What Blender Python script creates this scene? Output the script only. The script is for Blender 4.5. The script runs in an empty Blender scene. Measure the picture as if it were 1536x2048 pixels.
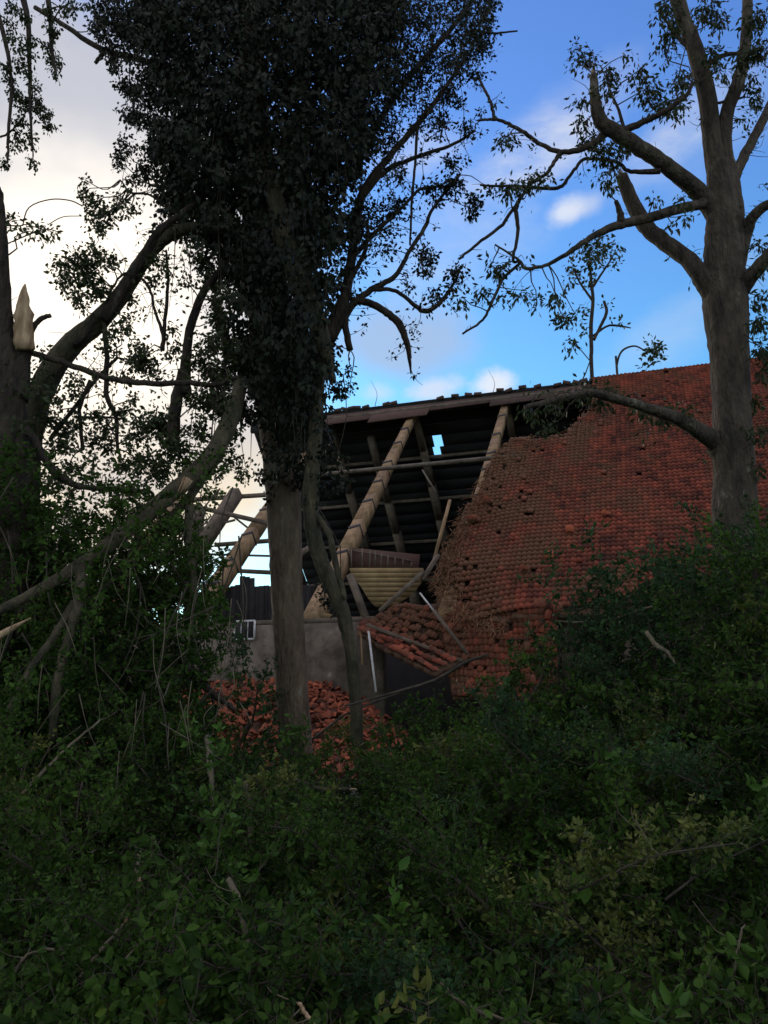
import bpy, math, random
import numpy as np
from mathutils import Vector, Matrix, noise as mnoise
rng = np.random.default_rng(7)
random.seed(7)
R = math.radians
scene = bpy.context.scene

# ------------------------------------------------------------------ camera
F = 1650.0                      # focal length in photo pixels (photo 1536 x 2048)
PITCH = R(13.5)
EYE = 1.6
SN, CS = math.sin(PITCH), math.cos(PITCH)
cam_d = bpy.data.cameras.new('camera')
cam = bpy.data.objects.new('camera', cam_d)
scene.collection.objects.link(cam)
cam.location = (0, 0, EYE)
cam.rotation_euler = (math.pi / 2 + PITCH, 0, 0)
cam_d.sensor_fit = 'VERTICAL'
cam_d.sensor_height = 36
cam_d.lens = 36 * F / 2048
cam_d.clip_start = 0.05
cam_d.clip_end = 3000
scene.camera = cam

def ray(px, py):
    x = (px - 768) / F; u = (1024 - py) / F
    return np.array([x, CS - u * SN, SN + u * CS])

def P(px, py, Y):
    """point seen at photo pixel (px, py) at distance Y in front of the camera"""
    r = ray(px, py)
    return np.array([0, 0, EYE]) + r * (Y / r[1])

def proj(p):
    p = np.asarray(p, float)
    x, y, z = p[..., 0], p[..., 1], p[..., 2] - EYE
    d = y * CS + z * SN
    u = -y * SN + z * CS
    return 768 + F * x / d, 1024 - F * u / d

# ------------------------------------------------------------------ sky and sun
SUN_EL, SUN_AZ = R(16), R(-24)          # low, behind the building, left of the view
w = bpy.data.worlds.new('World'); scene.world = w; w.use_nodes = True
nt = w.node_tree; nt.nodes.clear()
N = nt.nodes.new; L = nt.links.new
def math_n(op, a, b=None, c=None, clamp=False):
    n = N('ShaderNodeMath'); n.operation = op; n.use_clamp = clamp
    for i, v in enumerate((a, b, c)):
        if v is None: continue
        if isinstance(v, (int, float)): n.inputs[i].default_value = v
        else: L(v, n.inputs[i])
    return n.outputs[0]
def mixc(f, a, b, blend='MIX'):
    n = N('ShaderNodeMix'); n.data_type = 'RGBA'; n.blend_type = blend
    for i, v in ((0, f), (6, a), (7, b)):
        if isinstance(v, (int, float)): n.inputs[i].default_value = v
        elif isinstance(v, tuple): n.inputs[i].default_value = v
        else: L(v, n.inputs[i])
    return n.outputs[2]
def sstep(v, lo, hi, o0=0.0, o1=1.0):
    n = N('ShaderNodeMapRange'); n.interpolation_type = 'SMOOTHSTEP'
    L(v, n.inputs[0])
    for i, x in enumerate((lo, hi, o0, o1)): n.inputs[i + 1].default_value = x
    return n.outputs[0]
sky = N('ShaderNodeTexSky'); sky.sky_type = 'NISHITA'; sky.sun_disc = False
sky.sun_elevation = SUN_EL; sky.sun_rotation = SUN_AZ
sky.air_density = 1.0; sky.dust_density = 0.3; sky.ozone_density = 2.0
tc = N('ShaderNodeTexCoord'); D = tc.outputs['Generated']
def dot_to(v):
    v = np.array(v) / np.linalg.norm(v)
    n = N('ShaderNodeVectorMath'); n.operation = 'DOT_PRODUCT'
    L(D, n.inputs[0]); n.inputs[1].default_value = tuple(v)
    return n.outputs['Value']
def sky_noise(scale, stretch=(1, 1, 1), rot=(0, 0, 0), detail=6, rough=0.55, loc=(0, 0, 0)):
    m = N('ShaderNodeMapping'); L(D, m.inputs[0])
    m.inputs['Scale'].default_value = stretch; m.inputs['Rotation'].default_value = rot
    m.inputs['Location'].default_value = loc
    n = N('ShaderNodeTexNoise'); L(m.outputs[0], n.inputs['Vector'])
    n.inputs['Scale'].default_value = scale; n.inputs['Detail'].default_value = detail
    n.inputs['Roughness'].default_value = rough
    return n.outputs['Fac']
sep = N('ShaderNodeSeparateXYZ'); L(D, sep.inputs[0])
blue = mixc(1.0, sky.outputs[0], mixc(sstep(sep.outputs[2], 0.30, 0.70), (0.64, 1.22, 1.46, 1), (0.78, 1.12, 1.74, 1)), 'MULTIPLY')
SUNV = (math.sin(SUN_AZ) * math.cos(SUN_EL), math.cos(SUN_AZ) * math.cos(SUN_EL), math.sin(SUN_EL))
def angle_to(px, py):
    return math_n('MULTIPLY', math_n('ARCCOSINE', dot_to(ray(px, py))), 180 / math.pi)
nz = sky_noise(2.6, (1, 1, 1.6), detail=5)
wob = math_n('MULTIPLY', math_n('SUBTRACT', nz, 0.5), 16.0)
ang = math_n('ADD', angle_to(60, 600), wob)
# big bank of cloud round the hidden sun
bank = sstep(math_n('SUBTRACT', ang, sstep(sep.outputs[2], 0.42, 0.22, 0.0, 3.0)), 22.0, 15.0)
core = sstep(math_n('ADD', angle_to(150, 620), wob), 14.5, 4.0)
bank_col = mixc(core, (3.9, 4.0, 4.5, 1), (9.0, 8.2, 7.1, 1))
low = sstep(sep.outputs[2], 0.40, 0.20)
bank_col = mixc(math_n('MULTIPLY', low, 0.8), bank_col, (7.6, 6.3, 4.3, 1))
grey = sstep(sky_noise(5.0, (1, 1, 2.2), detail=5, loc=(3, 1, 0)), 0.45, 0.68)
bank_col = mixc(math_n('MULTIPLY', math_n('MULTIPLY', grey, sstep(ang, 6.0, 12.0)), 0.4), bank_col, (2.7, 2.8, 3.6, 1))
# warm cloud added out of view to warm the ambient light; the view stays clear
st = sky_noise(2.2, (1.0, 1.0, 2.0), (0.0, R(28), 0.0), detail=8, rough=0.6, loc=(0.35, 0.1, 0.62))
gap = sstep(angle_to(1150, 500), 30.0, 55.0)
fill_cloud = math_n('MULTIPLY', sstep(st, 0.40, 0.56), gap)
col = mixc(math_n('MULTIPLY', fill_cloud, 0.9), blue, (6.2, 5.3, 4.5, 1))
diag = sky_noise(5.0, (1.0, 1.0, 3.2), (0.0, R(-32), 0.0), detail=8, rough=0.62, loc=(2.1, 0.4, 1.3))
diagm = sstep(diag, 0.42, 0.66)
NLO = sky_noise(8.0, (1, 1, 1.5), detail=4, rough=0.6, loc=(3.7, 0, 6.1)); NHI = sky_noise(16.0, (1, 1, 1.5), detail=4, rough=0.6, loc=(1.2, 0, 2.3))
def puff(col, px, py, r, soft, c, amt, nscale=9.0, warp=1.0, asp=2.0, tilt=0.0, wisp=0.0):
    """one cloud of angular size r (radians) at the direction seen at px, py"""
    c0 = ray(px, py); c0 = c0 / np.linalg.norm(c0)
    m = N('ShaderNodeVectorMath'); m.operation = 'SUBTRACT'; L(D, m.inputs[0]); m.inputs[1].default_value = tuple(c0)
    mp = N('ShaderNodeMapping'); L(m.outputs[0], mp.inputs[0]); mp.inputs['Rotation'].default_value = (0, R(tilt), 0)
    m2 = N('ShaderNodeVectorMath'); m2.operation = 'MULTIPLY'; L(mp.outputs[0], m2.inputs[0]); m2.inputs[1].default_value = (1, 1, asp)
    ln = N('ShaderNodeVectorMath'); ln.operation = 'LENGTH'; L(m2.outputs[0], ln.inputs[0])
    n1 = NLO if nscale < 12 else NHI
    d = math_n('ADD', ln.outputs['Value'], math_n('MULTIPLY', math_n('SUBTRACT', n1, 0.5), warp * r * 2.2))
    f = sstep(d, r * (1 + soft), r * (1 - soft))
    if wisp: f = math_n('MULTIPLY', f, math_n('ADD', math_n('MULTIPLY', diagm, wisp), 1 - wisp))
    return mixc(math_n('MULTIPLY', f, amt), col, c)
W_ = (5.1, 5.3, 5.9, 1)
col = puff(col, 810, 690, 0.075, 0.45, (2.9, 3.6, 4.9, 1), 0.75, 6, 0.5, 1.8)
col = puff(col, 1340, 275, 0.055, 0.8, W_, 0.75, 9, 1.0, 3.0, 30, .7)
col = puff(col, 1050, 320, 0.105, 0.7, W_, 0.85, 9, 1.0, 3.4, 28, .7)
col = puff(col, 1150, 285, 0.035, 0.8, W_, 0.6, 12, 1.0, 2.2, 28, .5)
col = puff(col, 860, 300, 0.045, 0.8, W_, 0.5, 9, 1.2, 2.6, 10, .6)
col = puff(col, 1130, 425, 0.017, 0.8, (5.6, 5.8, 6.3, 1), 0.8, 16, 1.0, 1.6, 20)
col = puff(col, 1178, 410, 0.013, 0.9, W_, 0.5, 16, 1.0, 1.6, 20)
col = puff(col, 900, 490, 0.07, 0.9, (4.2, 4.8, 5.9, 1), 0.5, 8, 1.2, 1.6, 20, .5)
col = puff(col, 1360, 650, 0.07, 0.9, (4.2, 5.0, 6.0, 1), 0.4, 8, 1.2, 3.0, 32, .4)
col = puff(col, 1430, 240, 0.07, 0.9, (4.2, 4.8, 5.9, 1), 0.4, 8, 1.2, 2.6, 20, .6)
col = puff(col, 868, 775, 0.026, 0.7, W_, 0.75, 14, 1.1, 2.4, 10)
col = puff(col, 990, 768, 0.020, 0.7, (5.8, 5.9, 6.2, 1), 0.85, 16, 1.1, 1.6, 10)
col = puff(col, 755, 785, 0.016, 0.8, W_, 0.5, 16, 1.1, 1.8, 0)
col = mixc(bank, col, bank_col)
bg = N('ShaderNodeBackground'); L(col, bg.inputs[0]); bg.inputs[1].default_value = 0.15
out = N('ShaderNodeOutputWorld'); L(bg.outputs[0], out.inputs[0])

sun_d = bpy.data.lights.new('sun', 'SUN'); sun_d.energy = 0.8; sun_d.angle = R(10); sun_d.color = (1.0, 0.86, 0.70)
sun = bpy.data.objects.new('sun', sun_d); scene.collection.objects.link(sun)
sun.rotation_euler = (-Vector(SUNV)).to_track_quat('-Z', 'Y').to_euler()
sun.location = (-20, 60, 40)
scene.cycles.max_bounces = 6; scene.cycles.diffuse_bounces = 3; scene.cycles.transmission_bounces = 2; scene.cycles.glossy_bounces = 2
scene.view_settings.view_transform = 'Standard'; scene.view_settings.look = 'None'
scene.view_settings.gamma = 1; scene.view_settings.exposure = 0; scene.view_settings.use_curve_mapping = False

# ------------------------------------------------------------------ materials
def mat(name, c1, c2, c3=None, scale=6.0, rough=0.9, bump=0.0, bscale=30.0, stretch=(1, 1, 1), trans=0.0,
        attr=None, dirt=None, spec=0.5, attr_w=0.6, world=True, metallic=0.0):
    m = bpy.data.materials.new(name); m.use_nodes = True
    t = m.node_tree; t.nodes.clear(); n = t.nodes.new; l = t.links.new
    geo = n('ShaderNodeNewGeometry')
    mp = n('ShaderNodeMapping'); mp.inputs['Scale'].default_value = stretch
    l(geo.outputs['Position'], mp.inputs[0])
    no = n('ShaderNodeTexNoise'); no.inputs['Scale'].default_value = scale; no.inputs['Detail'].default_value = 4
    no.inputs['Roughness'].default_value = 0.65; l(mp.outputs[0], no.inputs['Vector'])
    fac = no.outputs['Fac']
    mr = n('ShaderNodeMapRange'); mr.inputs[1].default_value = 0.3; mr.inputs[2].default_value = 0.7; l(fac, mr.inputs[0]); fac = mr.outputs[0]
    if attr:
        at = n('ShaderNodeAttribute'); at.attribute_name = attr
        mx = n('ShaderNodeMix'); mx.data_type = 'FLOAT'; mx.inputs[0].default_value = attr_w
        l(fac, mx.inputs[2]); l(at.outputs['Fac'], mx.inputs[3]); fac = mx.outputs[0]
    cr = n('ShaderNodeValToRGB'); l(fac, cr.inputs[0])
    e = cr.color_ramp.elements
    e[0].position = 0.1; e[0].color = (*c1, 1); e[1].position = 0.85; e[1].color = (*c2, 1)
    if c3: k = e.new(0.975); k.color = (*c3, 1)
    colr = cr.outputs[0]
    if dirt:
        at2 = n('ShaderNodeAttribute'); at2.attribute_name = 'dirt'
        m2 = n('ShaderNodeMix'); m2.data_type = 'RGBA'; l(at2.outputs['Fac'], m2.inputs[0]); l(colr, m2.inputs[6]); m2.inputs[7].default_value = (*dirt, 1)
        colr = m2.outputs[2]
    b = n('ShaderNodeBsdfPrincipled'); l(colr, b.inputs['Base Color'])
    b.inputs['Roughness'].default_value = rough; b.inputs['Specular IOR Level'].default_value = spec
    b.inputs['Metallic'].default_value = metallic
    if bump:
        n2 = n('ShaderNodeTexNoise'); n2.inputs['Scale'].default_value = bscale; n2.inputs['Detail'].default_value = 5
        l(mp.outputs[0], n2.inputs['Vector'])
        bp = n('ShaderNodeBump'); bp.inputs['Strength'].default_value = bump; bp.inputs['Distance'].default_value = 0.05
        l(n2.outputs['Fac'], bp.inputs['Height']); l(bp.outputs[0], b.inputs['Normal'])
    o = n('ShaderNodeOutputMaterial')
    if trans:
        tr = n('ShaderNodeBsdfTranslucent'); l(colr, tr.inputs[0])
        ms = n('ShaderNodeMixShader'); ms.inputs[0].default_value = trans
        l(b.outputs[0], ms.inputs[1]); l(tr.outputs[0], ms.inputs[2]); l(ms.outputs[0], o.inputs[0])
    else:
        l(b.outputs[0], o.inputs[0])
    return m
M = {}
M['ground'] = mat('soil_and_grass', (.03, .035, .018), (.06, .06, .03), scale=.8, bump=.5)
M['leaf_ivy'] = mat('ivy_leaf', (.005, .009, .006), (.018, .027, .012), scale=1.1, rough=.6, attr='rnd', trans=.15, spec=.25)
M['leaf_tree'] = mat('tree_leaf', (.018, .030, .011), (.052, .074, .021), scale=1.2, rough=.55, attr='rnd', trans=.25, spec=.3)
M['leaf_heap'] = mat('fallen_leaf', (.006, .020, .005), (.075, .150, .022), (.28, .30, .04), scale=1.6, rough=.7, attr='rnd', attr_w=.62, trans=.25, spec=.15)
M['leaf_shrub'] = mat('shrub_leaf', (.007, .024, .009), (.050, .115, .034), scale=1.5, rough=.65, attr='rnd', attr_w=.62, trans=.25, spec=.2)
M['leaf_yellow'] = mat('yellow_leaf', (.05, .085, .018), (.15, .17, .03), scale=2, rough=.6, attr='rnd', trans=.25, spec=.3)
M['bark_grey'] = mat('grey_bark', (.030, .024, .018), (.105, .083, .058), (.20, .185, .14), scale=7, bump=1.6, bscale=22, stretch=(1, 1, .3))
M['bark_dark'] = mat('dark_bark', (.018, .014, .011), (.065, .048, .033), (.12, .11, .08), scale=8, bump=1.5, bscale=18, stretch=(1, 1, .3))
M['bark_pale'] = mat('smooth_pale_bark', (.078, .054, .035), (.20, .148, .098), (.26, .24, .18), scale=6, bump=1.4, bscale=20, stretch=(1, 1, .3))
M['bark_moss'] = mat('mossy_bark', (.030, .029, .015), (.105, .088, .050), (.16, .16, .08), scale=7, bump=1.6, bscale=18, stretch=(1, 1, .35))
M['twig'] = mat('twig_bark', (.035, .028, .02), (.09, .075, .055), scale=8)
M['twig_pale'] = mat('pale_twig', (.075, .066, .042), (.20, .17, .11), scale=8)
M['leaf_bright'] = mat('fresh_green_leaf', (.024, .070, .013), (.10, .21, .032), scale=1.6, rough=.6, attr='rnd', attr_w=.6, trans=.25, spec=.2)
M['wood_raw'] = mat('torn_raw_wood', (.24, .15, .08), (.56, .41, .25), scale=14, stretch=(1, 1, .2), bump=.5)
M['tile'] = mat('clay_roof_tile', (.055, .016, .011), (.40, .088, .048), scale=1.6, rough=.85, attr='rnd', attr_w=.6, dirt=(.15, .068, .034), bump=.3, bscale=20)
M['tile_ridge'] = mat('grey_ridge_tile', (.05, .035, .03), (.13, .07, .055), scale=3, attr='rnd')
M['tile_broken'] = mat('broken_clay_tile', (.07, .024, .014), (.40, .100, .045), scale=3, attr='rnd', attr_w=.8)
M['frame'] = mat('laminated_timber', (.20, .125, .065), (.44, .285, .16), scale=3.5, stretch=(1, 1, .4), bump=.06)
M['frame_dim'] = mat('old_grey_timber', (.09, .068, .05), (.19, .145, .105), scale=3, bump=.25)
M['strap'] = mat('dark_iron_strap', (.02, .016, .014), (.05, .035, .03), scale=10, rough=.6)
M['board'] = mat('dark_roof_board', (.008, .008, .009), (.022, .020, .021), scale=2, stretch=(.6, .6, 2))
M['purlin'] = mat('weathered_purlin', (.09, .072, .055), (.20, .16, .12), scale=3)
M['deck'] = mat('brown_underlay', (.07, .035, .02), (.16, .085, .05), scale=2, bump=.5)
M['plaster'] = mat('grey_brown_render', (.075, .060, .045), (.21, .165, .125), (.32, .28, .23), scale=1.7, bump=.4, bscale=14)
M['plank'] = mat('yellow_plank', (.28, .19, .085), (.44, .31, .15), scale=2.0, bump=.05)
M['white'] = mat('white_paint', (.45, .43, .42), (.72, .70, .68), scale=6)
M['debris'] = mat('brown_reed_debris', (.12, .055, .025), (.26, .13, .06), scale=2, attr='rnd')
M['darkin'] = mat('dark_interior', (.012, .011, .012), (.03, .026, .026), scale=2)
M['hedge'] = mat('far_foliage', (.02, .035, .015), (.05, .07, .03), scale=.4, attr='rnd', trans=.1)

# ------------------------------------------------------------------ mesh buffers and objects
ORG = {}
class MB:
    """collects vertices and faces, then links them as ONE mesh object"""
    def __init__(s): s.v = []; s.q = []; s.t = []; s.r = []; s.d = []; s.n = 0
    def add(s, v, q=None, t=None, rnd=None, dirt=None):
        v = np.asarray(v, np.float32).reshape(-1, 3); k = len(v)
        s.v.append(v)
        if q is not None and len(q): s.q.append(np.asarray(q, np.int32).reshape(-1, 4) + s.n)
        if t is not None and len(t): s.t.append(np.asarray(t, np.int32).reshape(-1, 3) + s.n)
        s.r.append(np.broadcast_to(np.float32(random.random() if rnd is None else rnd), (k,)) if np.ndim(rnd if rnd is not None else 0) == 0 else np.asarray(rnd, np.float32))
        s.d.append(np.broadcast_to(np.float32(0 if dirt is None else dirt), (k,)) if np.ndim(dirt if dirt is not None else 0) == 0 else np.asarray(dirt, np.float32))
        s.n += k
    def mesh(s, name, m, origin=(0, 0, 0), smooth=False):
        me = bpy.data.meshes.new(name)
        if s.n:
            v = np.concatenate(s.v) - np.asarray(origin, np.float32)
            q = np.concatenate(s.q) if s.q else np.zeros((0, 4), np.int32)
            t = np.concatenate(s.t) if s.t else np.zeros((0, 3), np.int32)
            me.vertices.add(len(v)); me.vertices.foreach_set('co', v.ravel())
            li = np.concatenate([q.ravel(), t.ravel()]); me.loops.add(len(li)); me.loops.foreach_set('vertex_index', li)
            ls = np.concatenate([np.arange(len(q)) * 4, len(q) * 4 + np.arange(len(t)) * 3]).astype(np.int32)
            me.polygons.add(len(ls)); me.polygons.foreach_set('loop_start', ls)
            if smooth: me.polygons.foreach_set('use_smooth', np.ones(len(ls), bool))
            me.update(calc_edges=True)
            a = me.attributes.new('rnd', 'FLOAT', 'POINT'); a.data.foreach_set('value', np.concatenate(s.r).astype(np.float32))
            a = me.attributes.new('dirt', 'FLOAT', 'POINT'); a.data.foreach_set('value', np.concatenate(s.d).astype(np.float32))
        me.materials.append(M[m] if isinstance(m, str) else m)
        return me
    def build(s, name, m, parent=None, kind=None, smooth=False, label=None):
        org = ORG.get(parent.name, (0, 0, 0)) if parent else (0, 0, 0)
        o = bpy.data.objects.new(name, s.mesh(name, m, org, smooth))
        scene.collection.objects.link(o)
        if parent: o.parent = parent; ORG[o.name] = org
        if kind: o['kind'] = kind
        if label: o['label'] = label
        return o
def thing(name, label, cat, loc=(0, 0, 0), group=None):
    o = bpy.data.objects.new(name, None); scene.collection.objects.link(o)
    o.location = tuple(float(c) for c in loc); o.empty_display_size = .3
    o['label'] = label; o['category'] = cat
    if group: o['group'] = group
    ORG[o.name] = np.array(loc, float)
    return o
def tag(o, label=None, cat=None, group=None, kind=None):
    if label: o['label'] = label
    if cat: o['category'] = cat
    if group: o['group'] = group
    if kind: o['kind'] = kind
    return o
def spawn(name, me, parent, mw):
    """link an object sharing mesh me, placed by world matrix mw (4x4), under parent"""
    o = bpy.data.objects.new(name, me); scene.collection.objects.link(o)
    if parent:
        o.parent = parent; org = ORG[parent.name]
        mw = Matrix.Translation(-Vector(org)) @ mw; ORG[o.name] = org
    o.matrix_local = mw
    return o

BOXQ = [(0, 3, 2, 1), (4, 5, 6, 7), (0, 1, 5, 4), (1, 2, 6, 5), (2, 3, 7, 6), (3, 0, 4, 7)]
def box8(mb, c, rnd=None, dirt=None):
    mb.add(c, BOXQ, rnd=rnd, dirt=dirt)
def nrm(v):
    v = np.asarray(v, float); return v / (np.linalg.norm(v) + 1e-12)
def beam(mb, a, b, wa, da, wb=None, db=None, up=(0, 0, 1), rnd=None):
    """tapered rectangular beam a->b; width across, depth along up"""
    a = np.asarray(a, float); b = np.asarray(b, float); wb = wa if wb is None else wb; db = da if db is None else db
    t = nrm(b - a); s = nrm(np.cross(t, up)); n = np.cross(s, t)
    c = []
    for p, w_, d_ in ((a, wa, da), (b, wb, db)):
        c += [p - s * w_ / 2 - n * d_ / 2, p + s * w_ / 2 - n * d_ / 2, p + s * w_ / 2 + n * d_ / 2, p - s * w_ / 2 + n * d_ / 2]
    box8(mb, c, rnd=rnd)
def smooth_path(pts, rad, step=None, sub=5):
    pts = np.asarray(pts, float); rad = np.asarray(rad, float)
    if len(pts) < 3: return pts, rad
    e = np.vstack([2 * pts[0] - pts[1], pts, 2 * pts[-1] - pts[-2]])
    o, r = [], []
    for i in range(len(pts) - 1):
        p0, p1, p2, p3 = e[i:i + 4]
        for k in range(sub):
            t = k / sub
            o.append(.5 * ((2 * p1) + (-p0 + p2) * t + (2 * p0 - 5 * p1 + 4 * p2 - p3) * t * t + (-p0 + 3 * p1 - 3 * p2 + p3) * t ** 3))
            r.append(rad[i] * (1 - t) + rad[i + 1] * t)
    o.append(pts[-1]); r.append(rad[-1])
    return np.array(o), np.array(r)
def tube(mb, pts, rad, sides=6, sub=4, wob=0.0, rnd=None, cap=True, lump=0.0):
    """tapered limb along a curve"""
    p, r = smooth_path(pts, rad, sub=sub) if sub > 1 else (np.asarray(pts, float), np.asarray(rad, float))
    if wob:
        p = p.copy(); p[1:-1] += rng.normal(0, wob, (len(p) - 2, 3))
    n = len(p)
    tg = np.gradient(p, axis=0); tg /= (np.linalg.norm(tg, axis=1, keepdims=True) + 1e-9)
    ref = np.array([0.31, 0.17, 0.93]) if abs(tg[0][2]) < .8 else np.array([.9, .2, .1])
    u = nrm(np.cross(tg[0], ref)); U = [u]
    for i in range(1, n):
        u = U[-1] - tg[i] * np.dot(U[-1], tg[i]); U.append(nrm(u))
    U = np.array(U); W = np.cross(tg, U)
    a = np.arange(sides) / sides * 2 * math.pi
    rr = r[:, None] * np.ones((1, sides))
    if lump:
        ph = rng.uniform(0, 6.28, 3)
        k = np.arange(n)[:, None]
        rr = rr * (1 + lump * (np.sin(2 * a[None] + ph[0] + k * .11) + .7 * np.sin(3 * a[None] + ph[1] - k * .17) + .5 * np.sin(5 * a[None] + ph[2] + k * .07)) * .5 + rng.normal(0, lump * .25, rr.shape))
    v = p[:, None, :] + rr[..., None] * (np.cos(a)[None, :, None] * U[:, None, :] + np.sin(a)[None, :, None] * W[:, None, :])
    v = v.reshape(-1, 3)
    i = np.arange(n - 1)[:, None] * sides; j = np.arange(sides)[None, :]; jn = (j + 1) % sides
    q = np.stack([i + j, i + jn, i + sides + jn, i + sides + j], -1).reshape(-1, 4)
    t = []
    if cap:
        v = np.vstack([v, p[0], p[-1]]); c0 = n * sides
        for k in range(sides):
            t.append((c0, (k + 1) % sides, k)); t.append((c0 + 1, (n - 1) * sides + k, (n - 1) * sides + (k + 1) % sides))
    mb.add(v, q, t, rnd=rnd)
    return p, r
def splinter(mb, base, direction, r, length, n=9):
    """torn wood: a cluster of uneven spikes in line with the limb"""
    d = nrm(direction); s = nrm(np.cross(d, (.2, .9, .3))); q_ = np.cross(d, s)
    for k in range(n):
        a = random.uniform(0, 6.28); rr = r * random.uniform(.1, .8)
        o = np.asarray(base) + s * math.cos(a) * rr + q_ * math.sin(a) * rr - d * r * .8
        ln = length * random.uniform(.35, 1)
        tip = o + d * ln + s * random.uniform(-1, 1) * r * .3
        w_ = r * random.uniform(.22, .5)
        tube(mb, [o, o * .5 + tip * .5, tip], [w_, w_ * .6, .003], sides=4, sub=1)

# leaves, vectorised ------------------------------------------------
def leaves(mb, pos, axis, size, width=.5, fold=.25, fine=False, rnd=None):
    """pos (n,3) leaf base, axis (n,3), size (n,) -> folded leaf blades"""
    n = len(pos)
    if n == 0: return
    ax = axis / (np.linalg.norm(axis, axis=1, keepdims=True) + 1e-9)
    rv = rng.normal(0, 1, (n, 3)); rv[:, 2] *= .5
    sd = np.cross(ax, rv); sd /= (np.linalg.norm(sd, axis=1, keepdims=True) + 1e-9)
    nn = np.cross(sd, ax)
    sz = np.asarray(size)[:, None]; wd = sz * width * rng.uniform(.75, 1.25, (n, 1)) * .5
    if fine:
        bend = nn * sz * -.12
        b = pos; t = pos + ax * sz + bend
        l1 = pos + ax * sz * .3 + sd * wd + nn * wd * fold; l2 = pos + ax * sz * .7 + sd * wd * .75 + nn * wd * fold + bend * .4
        r1 = pos + ax * sz * .3 - sd * wd + nn * wd * fold; r2 = pos + ax * sz * .7 - sd * wd * .75 + nn * wd * fold + bend * .4
        v = np.stack([b, l1, l2, t, r2, r1], 1).reshape(-1, 3)
        base = np.arange(n)[:, None] * 6
        q = np.concatenate([base + np.array([[0, 1, 2, 3]]), base + np.array([[0, 3, 4, 5]])])
        rr = np.repeat(rng.uniform(0, 1, n) if rnd is None else rnd, 6)
        mb.add(v, q, None, rnd=rr, dirt=np.zeros(len(v)))
    else:
        l1 = pos + ax * sz * .5 + sd * wd + nn * wd * fold; r1 = pos + ax * sz * .5 - sd * wd + nn * wd * fold
        v = np.stack([pos, l1, pos + ax * sz, r1], 1).reshape(-1, 3)
        base = np.arange(n)[:, None] * 4
        t = np.concatenate([base + np.array([[0, 1, 2]]), base + np.array([[0, 2, 3]])])
        rr = np.repeat(rng.uniform(0, 1, n) if rnd is None else rnd, 4)
        mb.add(v, None, t, rnd=rr, dirt=np.zeros(len(v)))
def sprigs(lb, centers, per, spread, size, width=.5, droop=.3, fine=False, drift=.25, out=None):
    """around every centre a rosette of leaves; the tone drifts from sprig to sprig"""
    c = np.repeat(centers, per, 0); n = len(c)
    ax = rng.normal(0, 1, (n, 3)); ax[:, 2] -= droop
    if out is not None: ax += np.repeat(out, per, 0)
    ax /= np.linalg.norm(ax, axis=1, keepdims=True)
    pos = c + ax * spread * rng.uniform(0.1, 1, (n, 1)) + rng.normal(0, spread * .35, (n, 3))
    ax2 = ax + rng.normal(0, .5, (n, 3)); ax2[:, 2] -= droop
    tone = np.clip(np.repeat(rng.uniform(0, 1, len(centers)), per) * (1 - drift) + rng.uniform(0, 1, n) * drift, 0, 1)
    leaves(lb, pos, ax2, rng.uniform(.6, 1.25, n) * size, width, fine=fine, rnd=tone)
def curved(a, b, k=.12, n=2, sag=0.0):
    a = np.asarray(a, float); b = np.asarray(b, float); ln = np.linalg.norm(b - a)
    pts = [a]
    for i in range(1, n + 1):
        t = i / (n + 1)
        pts.append(a + (b - a) * t + rng.normal(0, k * ln * .5, 3) - np.array([0, 0, sag * ln * math.sin(math.pi * t)]))
    pts.append(b)
    return pts
def clump(lb, tb, c, r, n_sprig, per=9, size=.09, width=.5, anchor=None, droop=.3, tw=.006, fine=False, flat=1.0):
    """a leafy twig end: twigs radiate from the centre, sprigs sit on them"""
    c = np.asarray(c, float)
    if anchor is not None: tube(tb, curved(anchor, c, .12), np.linspace(tw * 1.8, tw, 4), sides=4, sub=2, cap=False)
    d = rng.normal(0, 1, (n_sprig, 3)); d /= np.linalg.norm(d, axis=1, keepdims=True)
    rad = r * rng.uniform(.15, 1, (n_sprig, 1)) ** .7 * rng.uniform(.6, 1.15, (n_sprig, 1))
    pts = c + d * rad * np.array([1, 1, flat]); pts[:, 2] -= droop * r * .25
    for p in pts[:max(2, n_sprig // 3)]:
        tube(tb, [c, (c + p) / 2 + rng.normal(0, .04 * r, 3), p], [tw * .8, tw * .6, tw * .4], sides=3, sub=1, cap=False)
    sprigs(lb, pts, per, size * 1.1, size, width, droop, fine)
def auto_twigs(tb, lb, path, n, ln, rad=.006, leafn=0, size=.09, width=.5, droop=.0, t0=.3, per=6):
    for k in range(n):
        i = random.randint(int(len(path) * t0), len(path) - 1)
        a = path[i]; d = rng.normal(0, 1, 3); d[1] *= .6; d[2] -= droop; d = nrm(d)
        l_ = ln * random.uniform(.4, 1.2)
        b = a + d * l_; m_ = (a + b) / 2 + rng.normal(0, .12 * l_, 3)
        tube(tb, [a, m_, b], [rad, rad * .75, rad * .4], sides=3, sub=2, cap=False)
        if leafn:
            ts = rng.uniform(.3, 1, (leafn, 1)); sprigs(lb, a + (b - a) * ts + rng.normal(0, .03, (leafn, 3)), per, size, size, width, .3)

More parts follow.
